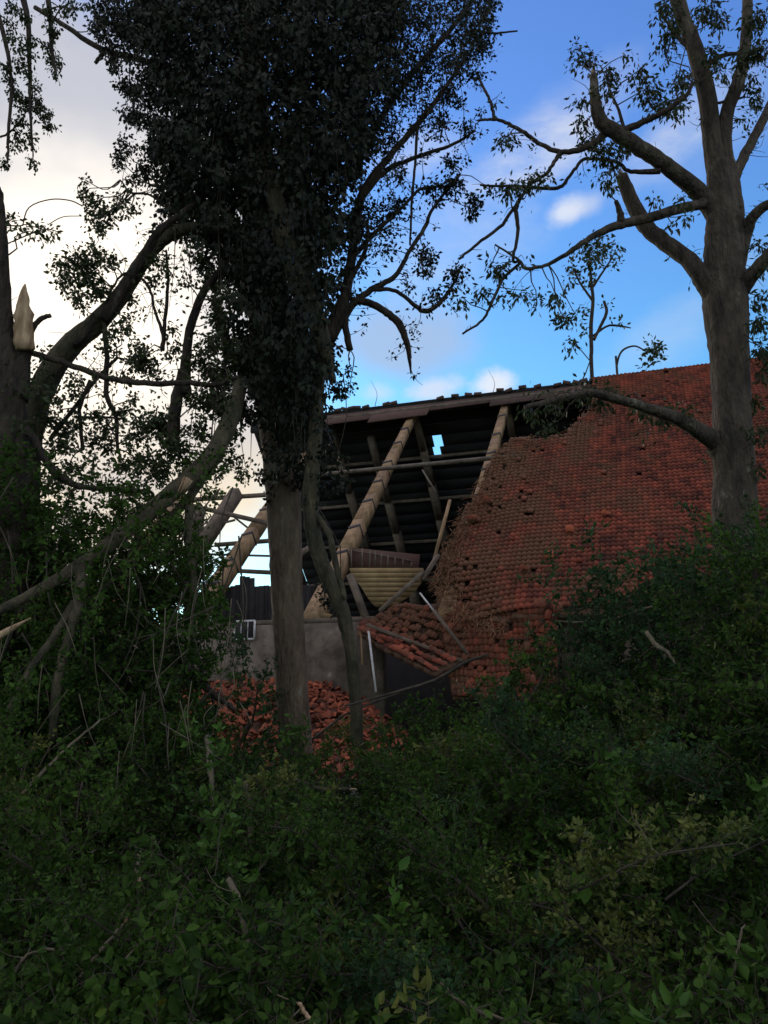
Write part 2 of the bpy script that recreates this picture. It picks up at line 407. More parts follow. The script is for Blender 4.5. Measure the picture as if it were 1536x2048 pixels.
def px_path(pts, Y0):
    """list of (px, py, half-width px[, dY]) -> world points and radii at distance Y0(+dY)"""
    o, r = [], []
    for p in pts:
        Y = Y0 + (p[3] if len(p) > 3 else 0)
        q = P(p[0], p[1], Y); o.append(q)
        r.append(p[2] * math.hypot(Y, q[2] - EYE) / F)
    return np.array(o), np.array(r)
def in_poly(x, y, poly):
    poly = np.asarray(poly, float); ins = np.zeros(np.shape(x), bool); j = len(poly) - 1
    for i in range(len(poly)):
        xi, yi = poly[i]; xj, yj = poly[j]
        c = ((yi > y) != (yj > y)) & (x < (xj - xi) * (y - yi) / (yj - yi + 1e-12) + xi)
        ins ^= c; j = i
    return ins
def fill_poly(poly, n, Y0, dY, nscale=1.2, thr=-.2, seed=0.0):
    """points inside an outline seen at distance Y0, spread through a depth of dY, with noise gaps"""
    poly = np.asarray(poly, float); lo = poly.min(0); hi = poly.max(0); res = []
    while len(res) < n:
        x = rng.uniform(lo[0], hi[0], n); y = rng.uniform(lo[1], hi[1], n)
        wx = 26 * np.sin(y * .037 + seed) * np.sin(x * .021 + y * .013 + 1) + 14 * np.sin(y * .11 + seed * 2) + 9 * np.sin(y * .23 + x * .19); wy = 16 * np.sin(x * .05 + 2 * seed) + 8 * np.sin(x * .17)
        ok = in_poly(x + wx, y + wy, poly)
        for a, b in zip(x[ok], y[ok]):
            Y = Y0 + rng.normal(0, dY * .5)
            p = P(a, b, Y)
            if mnoise.noise(Vector((p[0] * nscale + seed, p[1] * nscale * .4, p[2] * nscale))) > thr: res.append(p)
            if len(res) >= n: break
    return np.array(res)

# ------------------------------------------------------------------ ground
g = MB()
gx = np.concatenate([np.linspace(-900, -30, 12), np.linspace(-24, 24, 60), np.linspace(30, 900, 12)])
gy = np.concatenate([np.linspace(-300, -6, 8), np.linspace(-4, 50, 70), np.linspace(60, 1500, 14)])
GX, GY = np.meshgrid(gx, gy)
GZ = np.array([[mnoise.noise(Vector((x * .25, y * .25, 0))) * .12 if abs(x) < 30 and -5 < y < 55 else 0 for x in gx] for y in gy])
nx = len(gx); ii = (np.arange(len(gy) - 1)[:, None] * nx + np.arange(nx - 1)[None]).ravel()
g.add(np.stack([GX, GY, GZ], -1).reshape(-1, 3), np.stack([ii, ii + 1, ii + nx + 1, ii + nx], 1), rnd=.5)
tag(g.build('ground', 'ground', smooth=True), 'uneven dark soil and grass under the fallen branches', kind='structure')

# ------------------------------------------------------------------ the damaged building
RZ = 16.0; SPAN = 12.16; TAN = .938; SLN = math.hypot(1, TAN)
RD = np.array([.948, -.319, 0]); RN = np.array([-.319, -.948, 0]); R0 = np.array([0, 37.8, 0])
NF = nrm(RN * TAN / SLN + np.array([0, 0, 1 / SLN])) # outward normal of the front slope
NBk = nrm(-RN * TAN / SLN + np.array([0, 0, 1 / SLN]))
def rf(a, h, off=0.0): # front slope: a along ridge, h horizontal distance from ridge, off = out of plane
    return R0 + RD * a + RN * h + np.array([0, 0, RZ - h * TAN]) + NF * off
def rb(a, h, off=0.0):
    return R0 + RD * a - RN * h + np.array([0, 0, RZ - h * TAN]) + NBk * off
def roof_at(px, py):   # front slope coordinates seen at a pixel
    r = ray(px, py); p0 = rf(0, 0); t = np.dot(p0 - np.array([0, 0, EYE]), NF) / np.dot(r, NF)
    q = np.array([0, 0, EYE]) + r * t - R0
    return np.dot(q, RD), np.dot(q, RN)
bld = thing('damaged_barn', 'large hall with storm-torn red tiled roof and bare timber trusses behind the trees', 'building', R0 + np.array([0, 0, 0]))
ORG[bld.name] = np.array(bld.location)

# tile shape: S-profile pantile, x across, y up the slope, z out
TW, TG = .168, .245
def tile_verts(seed):
    rs = np.random.default_rng(seed)
    xs = np.linspace(0, TW * 1.04, 6); prof = np.array([0, .030, .042, .028, .0, .004])
    v = []
    for y, z in ((-.02, .082), (TG * 1.05, .012)):
        for x, p in zip(xs, prof): v.append((x, y, z + p))
    for x, p in zip(xs, prof): v.append((x, -.015, .010 + p * .6))
    v = np.array(v) + rs.normal(0, .0012, (18, 3))
    q = [(i, i + 1, i + 7, i + 6) for i in range(5)] + [(12 + i, 13 + i, i + 1, i) for i in range(5)] + [(12, 0, 6, 6)]
    return v, [f for f in q if len(set(f)) == 4], [(12, 0, 6), (5, 17, 11)]
TV = [tile_verts(k) for k in range(6)]
def tile_frame(o, ux, uy, jit=.0):
    """4x4 for a tile with corner o, across axis ux, up-slope axis uy"""
    ux = nrm(ux); n = nrm(np.cross(ux, uy)); uy = np.cross(n, ux)
    m = np.eye(4); m[:3, 0] = ux; m[:3, 1] = uy; m[:3, 2] = n; m[:3, 3] = o
    m = Matrix(m.tolist())
    if jit: m = m @ Matrix.Rotation(random.gauss(0, jit), 4, 'Z') @ Matrix.Rotation(random.gauss(0, jit * .7), 4, 'X')
    return m
roof_poly = [(1192, 740), (1182, 815), (1150, 845), (1132, 868), (1085, 878), (1050, 868), (1012, 885), (992, 908), (962, 962), (932, 1012), (908, 1060),
             (884, 1112), (872, 1150), (880, 1210), (900, 1300), (2000, 1300), (2000, 560), (1300, 560)]
tiles = []
for j in range(int(SPAN * SLN / TG) + 2):
    s = .10 + j * TG                     # distance down the slope of the tile's lower edge
    h = s / SLN
    if h > SPAN + .45: break
    for i in range(int(30 / TW)):
        a = 2 + i * TW
        c = rf(a + TW / 2, h - TG / 2 / SLN); px, py = proj(c)
        e = 9 * mnoise.noise(Vector((a * 1.3, h * 1.3, 3)))
        if px > 1660 or not in_poly(np.array([px + e]), np.array([py + e]), roof_poly)[0]: continue
        a0, h0 = a, h
        # sag of the surface beside the torn edge
        edge = max(0, 1 - (px - (860 + max(0, (1150 - py)) * .48)) / 190) if py > 880 else max(0, 1 - (px - 1140) / 70)
        edge = min(1, edge)
        n1 = mnoise.noise(Vector((a * .5, h * .5, 0)))
        n2 = mnoise.noise(Vector((a * .9 + 9, h * .9, 5)))
        off = -.28 * edge ** 2 * (h / SPAN) + .10 * n1 * (0.3 + edge) - (.5 * max(0, (py - 1130) / 90) * edge if py > 1130 else 0)
        pm = .004 + .07 * edge + (.06 if n2 > .42 else 0)
        if random.random() < pm * .6: continue
        jit = .028 + .10 * edge * (n2 > .0) + (.16 if random.random() < pm else 0)
        ex = random.uniform(.03, .12) if random.random() < pm * .5 else 0
        dirt = min(1, max(0, .36 + edge * .75 + .9 * n2 + .5 * n1 - .012 * max(0, px - 1150) * .15 + rng.normal(0, .12)))
        tiles.append((rf(a, h, .05 + off + ex), jit, min(1, max(0, rng.uniform(0, 1) * .75 + .2 * n1 + (.35 if ex else 0))), dirt, px, py, a, h))
def place_tiles(tl, parent, ux, uy, n_parts, key):
    """the n_parts tiles that show largest are parts; the rest one joined part"""
    tl = sorted(tl, key=key)
    meshes = {}
    mb = MB()
    for k, t in enumerate(tl):
        o, jit, rnd, dirt = t[:4]
        m = tile_frame(o, ux(t) if callable(ux) else ux, uy(t) if callable(uy) else uy, jit)
        if k < n_parts:
            kk = (int(rnd * 4.99), int(dirt * 2.99), k % 3)
            if kk not in meshes:
                b = MB(); v, q, tr = TV[kk[2]]; b.add(v, q, tr, rnd=(kk[0] + .5) / 5, dirt=(kk[1] + .5) / 3 * .9)
                meshes[kk] = b.mesh('tile', 'tile')
            spawn('roof_tile', meshes[kk], parent, m)
        else:
            v, q, tr = TV[k % 6]
            mm = np.array(m); mb.add(v @ mm[:3, :3].T + mm[:3, 3], q, tr, rnd=rnd, dirt=dirt)
    if mb.n: mb.build('roof_tiles', 'tile', parent, kind='stuff')
UPF = -(RN - np.array([0, 0, TAN])) # up the front slope
# the intact slope
dk = MB()
NA, NH = 60, 40
def keep_deck(a, h):
    px, py = proj(rf(a, h)); return px < 1700 and in_poly(np.array([px + 4]), np.array([py - 6]), roof_poly)[0]
for i in range(NA):
    for j in range(NH):
        a0, a1 = 2 + i * .5, 2 + (i + 1) * .5; h0, h1 = j * (SPAN + .4) / NH, (j + 1) * (SPAN + .4) / NH
        px, py = proj(rf((a0 + a1) / 2, (h0 + h1) / 2))
        if not keep_deck((a0 + a1) / 2, (h0 + h1) / 2): continue
        edge = max(0, min(1, 1 - (px - (860 + max(0, (1150 - py)) * .48)) / 190)) if py > 880 else 0
        so = -.35 * edge ** 2 - (.5 * max(0, (py - 1130) / 90) * edge if py > 1130 else 0)
        box8(dk, [rf(a0, h1, -.2 + so), rf(a1, h1, -.2 + so), rf(a1, h0, -.2 + so), rf(a0, h0, -.2 + so), rf(a0, h1, -.06 + so), rf(a1, h1, -.06 + so), rf(a1, h0, -.06 + so), rf(a0, h0, -.06 + so)])
dk.build('roof_deck', 'deck', bld)
place_tiles(tiles, bld, RD, UPF, 300, key=lambda t: -t[4] + abs(t[5] - 1000) * .3 if t[4] < 1536 else 9999)

# frames: two rafters meeting at the ridge
def a_at(px):  # ridge coordinate seen at px
    best = min(np.linspace(-12, 25, 1500), key=lambda a: abs(proj(rf(a, 0))[0] - px)); return best
frames = [a_at(828), a_at(1012)]
sp = frames[1] - frames[0]
A1, A2 = frames; A0 = A1 - sp; Am = A1 - 2 * sp
def rafter(pt, a, h0, h1, mname='frame', straps=True, w0=.28, w1=.48, d0=.30, d1=.64, off=-.45, label=None):
    b = MB(); pa, pb = pt(a, h0, off), pt(a, h1, off - .1)
    up = NF if pt is rf else NBk
    t0, t1 = h0 / SPAN, h1 / SPAN
    W = lambda t: w0 + (w1 - w0) * t
    Dp = lambda t: d0 + (d1 - d0) * t
    nseg = 8
    for k in range(nseg): # laminated in lengths with small offsets
        f0, f1 = k / nseg, (k + 1) / nseg
        qa, qb = pa + (pb - pa) * f0, pa + (pb - pa) * (f1 - .004)
        beam(b, qa, qb, W(t0 + (t1 - t0) * f0), Dp(t0 + (t1 - t0) * f0), W(t0 + (t1 - t0) * f1), Dp(t0 + (t1 - t0) * f1), up=up)
    o = b.build('rafter', mname, bld, label=label)
    if straps:
        for k in range(1, 9):
            f = (k + random.uniform(-.12, .12)) / 9.2; s_ = MB(); c = pa + (pb - pa) * f; d = nrm(pb - pa)
            ww = W(t0 + (t1 - t0) * f) + .05; dd = Dp(t0 + (t1 - t0) * f) + .05
            tl = nrm(d + RD * .35) * .075
            beam(s_, c - tl, c + tl, ww, dd, up=up)
            s_.build('strap', 'strap', o)
    return o
rafter(rf, A1, .35, SPAN, label='pale bare rafter with dark straps')
rafter(rf, A2, .35, SPAN)
rafter(rf, A0, .35, SPAN)
# broken frame at the left end: the upper part has snapped off
rafter(rf, Am - .4, 5.2, SPAN)
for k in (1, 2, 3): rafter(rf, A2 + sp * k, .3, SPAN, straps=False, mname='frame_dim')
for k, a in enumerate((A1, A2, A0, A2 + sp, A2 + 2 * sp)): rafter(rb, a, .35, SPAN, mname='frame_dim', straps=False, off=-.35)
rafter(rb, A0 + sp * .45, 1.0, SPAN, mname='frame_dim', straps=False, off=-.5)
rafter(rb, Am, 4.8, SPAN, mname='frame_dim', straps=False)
# far slope, seen from inside: horizontal boards, one opening where daylight comes through
AL, AR = a_at(500), a_at(1750)
seams = [AL] + [A0 + sp * k for k in range(0, 6) if AL < A0 + sp * k < AR] + [AR]
NB_ = 26
hp = None
for k in range(NB_):
    h0, h1 = k * SPAN / NB_, (k + 1) * SPAN / NB_ - .012
    for u0, u1 in zip(seams[:-1], seams[1:]):
        cuts = [(u0, u1 - .01)]
        pm0 = proj(rb((u0 + u1) / 2, (h0 + h1) / 2))
        # opening around pixel (875, 885)
        aa = [x for x in np.linspace(u0, u1, 120) if 866 < proj(rb(x, (h0 + h1) / 2))[0] < 882]
        if aa and 866 < pm0[1] < 905: cuts = [(u0, aa[0]), (aa[-1] + random.uniform(0, .1), u1 - .01)]
        for c0, c1 in cuts:
            if c1 - c0 < .1: continue
            b = MB(); lo = random.uniform(-.012, .012)
            box8(b, [rb(c0, h1, -.02 + lo), rb(c1, h1, -.02 + lo), rb(c1, h0, -.02 + lo), rb(c0, h0, -.02 + lo), rb(c0, h1, .03 + lo), rb(c1, h1, .03 + lo), rb(c1, h0, .03 + lo), rb(c0, h0, .03 + lo)])
            b.build('roof_board', 'board', bld)
# purlins on the far slope (light lines) and one left on the near slope
for h in (2.2, 4.0, 5.9, 7.8, 9.8):
    b = MB(); beam(b, rb(AL - .6, h, -.14), rb(AR, h, -.14), .10, .16, up=NBk); b.build('purlin', 'purlin' if h < 8 else 'frame_dim', bld)
b = MB(); beam(b, rf(a_at(640) - .5, 5.1, .0), rf(a_at(980) + 2.2, 5.1, 0), .12, .14, up=NF); b.build('purlin', 'purlin', bld)
# purlins across the open left end
for (x0, y0, x1, y1, Y) in ((375, 1000, 560, 988, 34), (385, 1012, 560, 1052, 31), (430, 1090, 560, 1080, 34), (480, 1142, 560, 1146, 33), (640, 1080, 570, 1130, 29)):
    b = MB(); beam(b, P(x0, y0, Y + 1), P(x1, y1, Y), .13, .17); b.build('purlin', 'frame_dim', bld)
b = MB(); beam(b, P(382, 1015, 34), P(380, 1230, 34), .35, .35, up=(0, 1, 0)); b.build('post', 'frame_dim', bld)
for k in range(5):
    u0 = a_at(640) + k * 2.9; u1 = min(u0 + 2.88, a_at(1190)); h1 = .95 + .25 * math.sin(k * 2.1)
    if u1 - u0 < .3: continue
    b = MB(); box8(b, [rf(u0, h1, -.16), rf(u1, h1 - .1, -.16), rf(u1, .12, -.16), rf(u0, .12, -.16), rf(u0, h1, -.10), rf(u1, h1 - .1, -.10), rf(u1, .12, -.10), rf(u0, .12, -.10)]); b.build('roof_sheet', 'tile_ridge', bld)
for (x0, y0, x1, y1, Y) in ((474, 985, 385, 1120, 32), (398, 1015, 372, 1180, 33)):
    b = MB(); beam(b, P(x0, y0, Y + 2), P(x1, y1, Y), .42, .5, up=NF); b.build('rafter', 'frame_dim', bld)
for (x0, y0, x1, y1, Y) in ((380, 1062, 470, 1040, 33), (400, 1108, 540, 1112, 33), (425, 1000, 520, 1075, 34)):
    b = MB(); beam(b, P(x0, y0, Y + .5), P(x1, y1, Y), .07, .08); b.build('lath', 'frame_dim', bld)
# ridge beam and ridge tiles
b = MB(); beam(b, rf(AL, .05, -.35), rf(AR, .05, -.35), .22, .5); b.build('ridge_beam', 'board', bld)
b = MB(); beam(b, rf(a_at(640), .45, -.10), rf(A2 + sp * .6, .45, -.10), .10, .12); b.build('purlin', 'purlin', bld)
a = a_at(560); rtm = []
for k in range(4):
    q = MB(); tube(q, [(-.17, 0, 0), (.17, 0, 0)], [.085, .095], sides=8, sub=1, rnd=k / 4); rtm.append(q.mesh('ridge_tile', 'tile_ridge'))
while a < AR - 1:
    px, py = proj(rf(a, 0)); torn = px < 1195
    if torn and random.random() < .25: a += random.uniform(.2, .7); continue
    p = rf(a, 0, 0) + np.array([0, 0, random.uniform(-.02, .09) if torn else .04])
    ang = math.atan2(RD[1], RD[0])
    m = Matrix.Translation(Vector(p)) @ Matrix.Rotation(ang + (random.gauss(0, .3) if torn else 0), 4, 'Z') @ Matrix.Rotation(random.gauss(0, .15) if torn else 0, 4, 'Y')
    spawn('ridge_tile', rtm[random.randint(0, 3)], bld, m)
    a += .36 if not torn else random.uniform(.3, .5)

# walls: render-coated near wall and the far wall, gable behind
def wall_pt(a, z, inn=0.0): return R0 + RD * a + RN * (SPAN - .25 - inn) + np.array([0, 0, z])
WT = RZ - SPAN * TAN - .35
aL, aR = roof_at(40, 1230)[0], 26
def wall_seg(a0, a1, z0, z1, nm='wall', mt='plaster', inn=0):
    b = MB(); c = [wall_pt(a0, z0, inn), wall_pt(a1, z0, inn), wall_pt(a1, z0, inn + .35), wall_pt(a0, z0, inn + .35)]
    c += [x + np.array([0, 0, z1 - z0]) for x in c]; box8(b, c); return b.build(nm, mt, bld)
aD0, aD1 = roof_at(735, 1280)[0], roof_at(862, 1280)[0]
wall_seg(aL, aD0, -.1, WT); aC = roof_at(1112, 1240)[0]
wall_seg(aD1, aC, -.1, 1.0, 'broken_wall'); wall_seg(aC, aR, -.1, WT)
wall_seg(aL, aD0, WT + .004, WT + .16, 'wall_plate', 'frame_dim'); wall_seg(aC, aR, WT + .004, WT + .16, 'wall_plate', 'frame_dim')
wall_seg(aD0 - 3, aC + 2, -.1, WT - .6, 'shade_board', 'darkin', inn=4.0)  # near-black board added behind the opening to stand for the shade inside
b = MB(); q0 = R0 + RD * aL - RN * SPAN; q1 = R0 + RD * aR - RN * SPAN
box8(b, [q0, q1, q1 - RN * .35, q0 - RN * .35] + [x + np.array([0, 0, WT + .62]) for x in (q0, q1, q1 - RN * .35, q0 - RN * .35)]); b.build('wall', 'plaster', bld)
b = MB(); q0 = R0 + RD * aR - RN * SPAN; q1 = R0 + RD * aR + RN * (SPAN - .7); tp = R0 + RD * aR + np.array([0, 0, RZ - .6])
z3 = np.array([0, 0, WT])
v = [q0, q1, q1 + z3, tp, q0 + z3]; v = v + [x + RD * .3 for x in v]
b.add(v, [(0, 1, 2, 4), (5, 9, 7, 6), (0, 5, 6, 1)], [(2, 3, 4), (9, 8, 7)]); b.build('gable', 'plaster', bld)
# broken plank partition inside the left end, with ragged top
for k in range(26):
    x = 428 + k * 9.5
    top = 1172 + 7 * mnoise.noise(Vector((k * .25, 0, 0))) - (16 if 5 < k < 9 else 0)
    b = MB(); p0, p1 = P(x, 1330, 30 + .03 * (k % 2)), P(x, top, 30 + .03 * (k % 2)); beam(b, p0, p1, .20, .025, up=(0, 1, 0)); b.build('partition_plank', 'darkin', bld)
# small white window frame leaning on top of the wall
wn = thing('window_frame', 'small white window frame with glazing bars against the grey wall left of the thick trunk', 'window', wall_pt(roof_at(478, 1240)[0], P(478, 1276, 26.2)[2], -.08))
z0 = np.array(ORG[wn.name])
b = MB()
w2, h2 = .36, .58
for dx in (-w2, w2): beam(b, z0 + RD * dx + [0, 0, 0], z0 + RD * dx + np.array([0, 0, h2]), .06, .06, up=(0, 1, 0))
for dz in (0, h2): beam(b, z0 - RD * w2 + np.array([0, 0, dz]), z0 + RD * w2 + np.array([0, 0, dz]), .05, .06)
b.build('frame', 'white', wn)
for dx in (-.12, .12):
    b = MB(); beam(b, z0 + RD * dx, z0 + RD * dx + np.array([0, 0, h2]), .03, .03, up=(0, 1, 0)); b.build('glazing_bar', 'white', wn)
b = MB(); pz = z0 + np.array([0, 0, h2 / 2]); beam(b, pz - RD * w2, pz + RD * w2, .02, h2 * .9); b.build('pane', 'darkin', wn)

# pale yellow plank screen inside, cut by the sagging roof; a row of laths above it
pn = thing('plank_screen', 'pale yellow screen of horizontal planks inside the torn roof, curved along its lower edge', 'panel', P(775, 1215, 28.3))
top = lambda x: 1133 + 3 * math.sin((x - 700) / 50)
ys = np.linspace(1136, 1214, 9)
xl = [699, 701, 707, 716, 723, 729, 735, 742, 752]; xr = [846, 851, 849, 843, 836, 827, 816, 802, 782]
for k in range(8):
    b = MB(); Yp = 28.3
    y0, y1 = ys[k], ys[k + 1] - .12
    c = [P(xl[k + 1], y1, Yp - .2), P(xr[k + 1], y1, Yp + .35), P(xr[k], y0, Yp + .35), P(xl[k], y0, Yp - .2)]
    c = c + [x + np.array([0, .05, 0]) for x in c]; box8(b, c); b.build('plank', 'plank', pn)
ls = thing('lath_row', 'row of short upright laths along the top of the yellow plank screen', 'lath row', P(745, 1133, 28.4))
for k, (x, t) in enumerate([(703, 1096), (724, 1097), (739, 1100), (750, 1102), (762, 1106), (775, 1110), (790, 1114), (806, 1118), (822, 1124)]):
    b = MB(); beam(b, P(x, 1134, 28.5), P(x + random.uniform(-2, 2), t, 28.5), .045, .03, up=(0, 1, 0)); b.build('lath', 'purlin', ls)
b = MB(); beam(b, P(700, 1100, 28.6), P(826, 1122, 28.6), .05, .05); b.build('rail', 'frame_dim', ls)
b = MB(); beam(b, P(700, 1116, 28.7), P(838, 1130, 28.7), .04, .75); b.build('backing', 'tile_ridge', ls)
# yellow scrap on the wall top beside the trunk
b = MB(); beam(b, P(618, 1228, 26.6), P(662, 1234, 26.6), .3, .16); tag(b.build('timber_scrap', 'plank'), 'yellow timber scrap lying on the wall top beside the thick trunk', 'timber')

# sagging roof sections, tiled patches on bent surfaces ----------------------------
def patch(c00, c10, c11, c01, nu, nv, parent, n_parts, miss=.06, jit=.06, dirt0=.6, sag=0.0, deckmat='deck', dirt1=None):
    """bilinear patch: u across, v up; corners bottom-left, bottom-right, top-right, top-left"""
    c = [np.asarray(x, float) for x in (c00, c10, c11, c01)]
    def S(u, v):
        p = c[0] * (1 - u) * (1 - v) + c[1] * u * (1 - v) + c[2] * u * v + c[3] * (1 - u) * v
        p = p + np.array([0, 0, -sag * math.sin(math.pi * u) * math.sin(math.pi * min(1, v + .2)) + .08 * mnoise.noise(Vector((u * 4, v * 4, sag)))])
        return p
    d = MB(); nn = nrm(np.cross(c[1] - c[0], c[3] - c[0]))
    for i in range(8):
        for j in range(6):
            q = [S(i / 8, j / 6), S((i + 1) / 8, j / 6), S((i + 1) / 8, (j + 1) / 6), S(i / 8, (j + 1) / 6)]
            box8(d, [x - nn * .18 for x in q] + [x - nn * .05 for x in q])
    d.build('roof_deck', deckmat, parent)
    tl = []
    for i in range(nu):
        for j in range(nv):
            if random.random() < miss: continue
            u, v = i / nu, j / nv
            o = S(u, v); ux = S(min(1, u + .05), v) - S(max(0, u - .05), v); uy = S(u, min(1, v + .05)) - S(u, max(0, v - .05))
            dd = dirt0 if dirt1 is None else dirt0 + (dirt1 - dirt0) * u
            tl.append((o + nn * (.02 + (random.uniform(0, .1) if random.random() < .08 else 0)), jit, rng.uniform(0, 1), min(1, max(0, dd + rng.normal(0, .25))), 0, 0, ux, uy))
    random.shuffle(tl)
    place_tiles(tl, parent, lambda t: t[6], lambda t: t[7], n_parts, key=lambda t: 0)
s1 = thing('sagging_roof_section', 'brown dusty tiled roof section sagging over the eave between the plank screen and the green bush', 'roof section', P(1000, 1390, 23))
patch(P(905, 1395, 23.4), P(1112, 1402, 22.6), rf(aC, SPAN + .2, .16), rf(roof_at(868, 1205)[0], SPAN - .4, -.35), 22, 15, s1, 90, dirt0=.75, dirt1=.3, jit=.07)
s2 = thing('folded_roof_strip', 'orange tiled roof strip folded down diagonally from the wall top past the dark opening', 'roof section', P(850, 1335, 23.4))
patch(P(715, 1262, 24.6), P(868, 1345, 22.8), P(925, 1318, 23.6), P(722, 1240, 25.2), 16, 3, s2, 40, miss=.03, jit=.05, dirt0=.15)
s3 = thing('buckled_roof_flap', 'dark brown buckled roof flap below the yellow plank screen', 'roof section', P(850, 1250, 25))
patch(P(735, 1246, 24.9), P(1000, 1392, 23.2), P(905, 1200, 25.6), P(790, 1215, 25.8), 17, 7, s3, 60, miss=.10, jit=.14, dirt0=1.0, sag=.1)
# broken battens sticking out of the sagging part
bt = [((840, 1186), (868, 1222), 24.4, 'white', .05), ((868, 1222), (935, 1308), 23.4, 'frame_dim', .12), ((735, 1250), (925, 1322), 23.6, 'frame_dim', .14),
      ((722, 1262), (725, 1330), 24.2, 'frame', .05), ((845, 1145), (760, 1222), 24.9, 'frame_dim', .16), ((876, 1110), (845, 1160), 25.2, 'frame_dim', .14),
      ((900, 1000), (868, 1120), 26.3, 'frame', .10), ((845, 940), (872, 985), 27.5, 'purlin', .06), ((700, 1150), (733, 1240), 25.5, 'frame_dim', .22)]
lbl = ['thin whitish batten sticking out of the brown roof flap', 'grey batten slanting down over the brown flap to the green bush', 'long grey batten along the top of the orange strip',
       'short pale batten beside the dark wall opening', 'dark batten following the curved lower edge of the plank screen', 'short grey batten at the lower tip of the torn roof edge',
       'pale batten along the torn edge of the tiled slope', 'thin snapped batten in the dark gap of the roof', 'thick dark beam left of the yellow plank screen']
for (a_, b_, Y, mt, w_), l_ in zip(bt, lbl):
    b = MB(); beam(b, P(*a_, Y + .4), P(*b_, Y), w_, w_ * .7); tag(b.build('batten', mt), l_, 'batten')
b = MB(); beam(b, P(737, 1262, 24.0), P(752, 1384, 23.6), .06, .06, up=(0, 1, 0)); tag(b.build('pole', 'white'), 'thin white pole leaning in front of the dark wall opening', 'pole')

# reed, laths and dust-coloured straw hanging along the torn edge
db = MB()
line = [(1185, 800), (1150, 850), (1125, 875), (1050, 880), (1010, 895), (980, 930), (950, 985), (925, 1030), (900, 1075), (880, 1120), (870, 1165), (900, 1215), (980, 1250)]
for k in range(1500):
    i = random.randint(0, len(line) - 2); f = random.random()
    x = line[i][0] * (1 - f) + line[i + 1][0] * f + abs(random.gauss(0, 26)) - 6; y = line[i][1] * (1 - f) + line[i + 1][1] * f + abs(random.gauss(0, 16)) - 6
    a_, h_ = roof_at(x, y); o = rf(a_, h_, random.uniform(-.1, .16))
    d = nrm(-RN * 0 + RD * random.gauss(0, .5) + (RN - np.array([0, 0, TAN])) * random.gauss(.5, .5)) * random.uniform(.08, .38)
    beam(db, o, o + d + NF * random.uniform(-.05, .05), .018, .012, rnd=random.random())
db.build('torn_reed', 'debris', bld, kind='stuff')

# rubble of fallen tiles in front of the wall ------------------------------------
def heap_z(px_): return 0
hb = MB(); pile = []
def pile_h(x, y):  # x along wall, y distance out
    return 2.35 * math.exp(-((x - .1) / 4.6) ** 4 - (y / 2.6) ** 2) + .25 * mnoise.noise(Vector((x * .9, y * .9, 1)))
gu = np.linspace(-7, 8, 44); gv = np.linspace(-1, 4.5, 20)
wp = lambda x, y, z: R0 + RD * x + RN * (SPAN + .2 + y) + np.array([0, 0, z])
vv = np.array([wp(x, y, max(-.05, pile_h(x, y) - .12)) for y in gv for x in gu]); n_ = len(gu)
ii = (np.arange(len(gv) - 1)[:, None] * n_ + np.arange(n_ - 1)[None]).ravel()
hb.add(vv, np.stack([ii, ii + 1, ii + n_ + 1, ii + n_], 1), rnd=.3)
tag(hb.build('rubble_mound', 'deck', smooth=True), 'mound of earth and brick dust under the fallen tiles', kind='stuff')
rb_mb = MB(); tmesh = []
for k in range(6):
    q = MB(); v, f, t_ = TV[k]; v = v.copy(); v[:, 0] -= .09; v[:, 1] -= .15
    if k > 2: v[:, 1] *= random.uniform(.4, .7)
    q.add(v, f, t_, rnd=k / 5); tmesh.append((v, f, t_, q.mesh('fallen_tile', 'tile_broken')))
for k in range(2600):
    x = random.uniform(-5.2, 5); y = abs(random.gauss(0, 2.0)); z = pile_h(x, y)
    if z < .02: z = .02
    m = Matrix.Translation(Vector(wp(x, y, z + random.uniform(-.02, .10)))) @ Matrix.Rotation(random.uniform(0, 6.28), 4, 'Z') @ Matrix.Rotation(random.gauss(0, .5), 4, 'X') @ Matrix.Rotation(random.gauss(0, .5), 4, 'Y')
    kk = random.randint(0, 5)
    if k < 130:
        o = spawn('fallen_tile', tmesh[kk][3], None, m)
        tag(o, 'broken red clay tile lying in the rubble at the foot of the grey wall', 'roof tile', 'red tiles fallen in front of the wall')
    else:
        mm = np.array(m); v, f, t_, _ = tmesh[kk]; rb_mb.add(v @ mm[:3, :3].T + mm[:3, 3], f, t_)
tag(rb_mb.build('tile_rubble', 'tile_broken'), 'dense rubble of broken red roof tiles below the wall', kind='stuff')
# a few tiles lying loose on the intact slope
for (x, y, lb_) in ((950, 1046, 'near the torn left edge'), (1140, 1068, 'right of the slim bush tip'), (1052, 1150, 'left of the slim bush tip'), (1117, 1225, 'at the eave above the pale branch'), (1215, 1040, 'above the broad bluish-green bush'), (975, 1010, 'topmost beside the torn edge'), (1100, 1120, 'behind the slim bush tip')):
    a_, h_ = roof_at(x, y); o = rf(a_, h_, .20)
    m = tile_frame(o, RD + RN * random.uniform(-.4, .4), UPF) @ Matrix.Rotation(random.uniform(-.6, .6), 4, 'X') @ Matrix.Scale(1.5, 4)
    o = spawn('loose_tile', tmesh[5 if random.random() < .5 else 2][3], None, m)
    tag(o, 'bright loose clay tile on the slope, ' + lb_, 'roof tile', 'loose tiles lying on the slope')

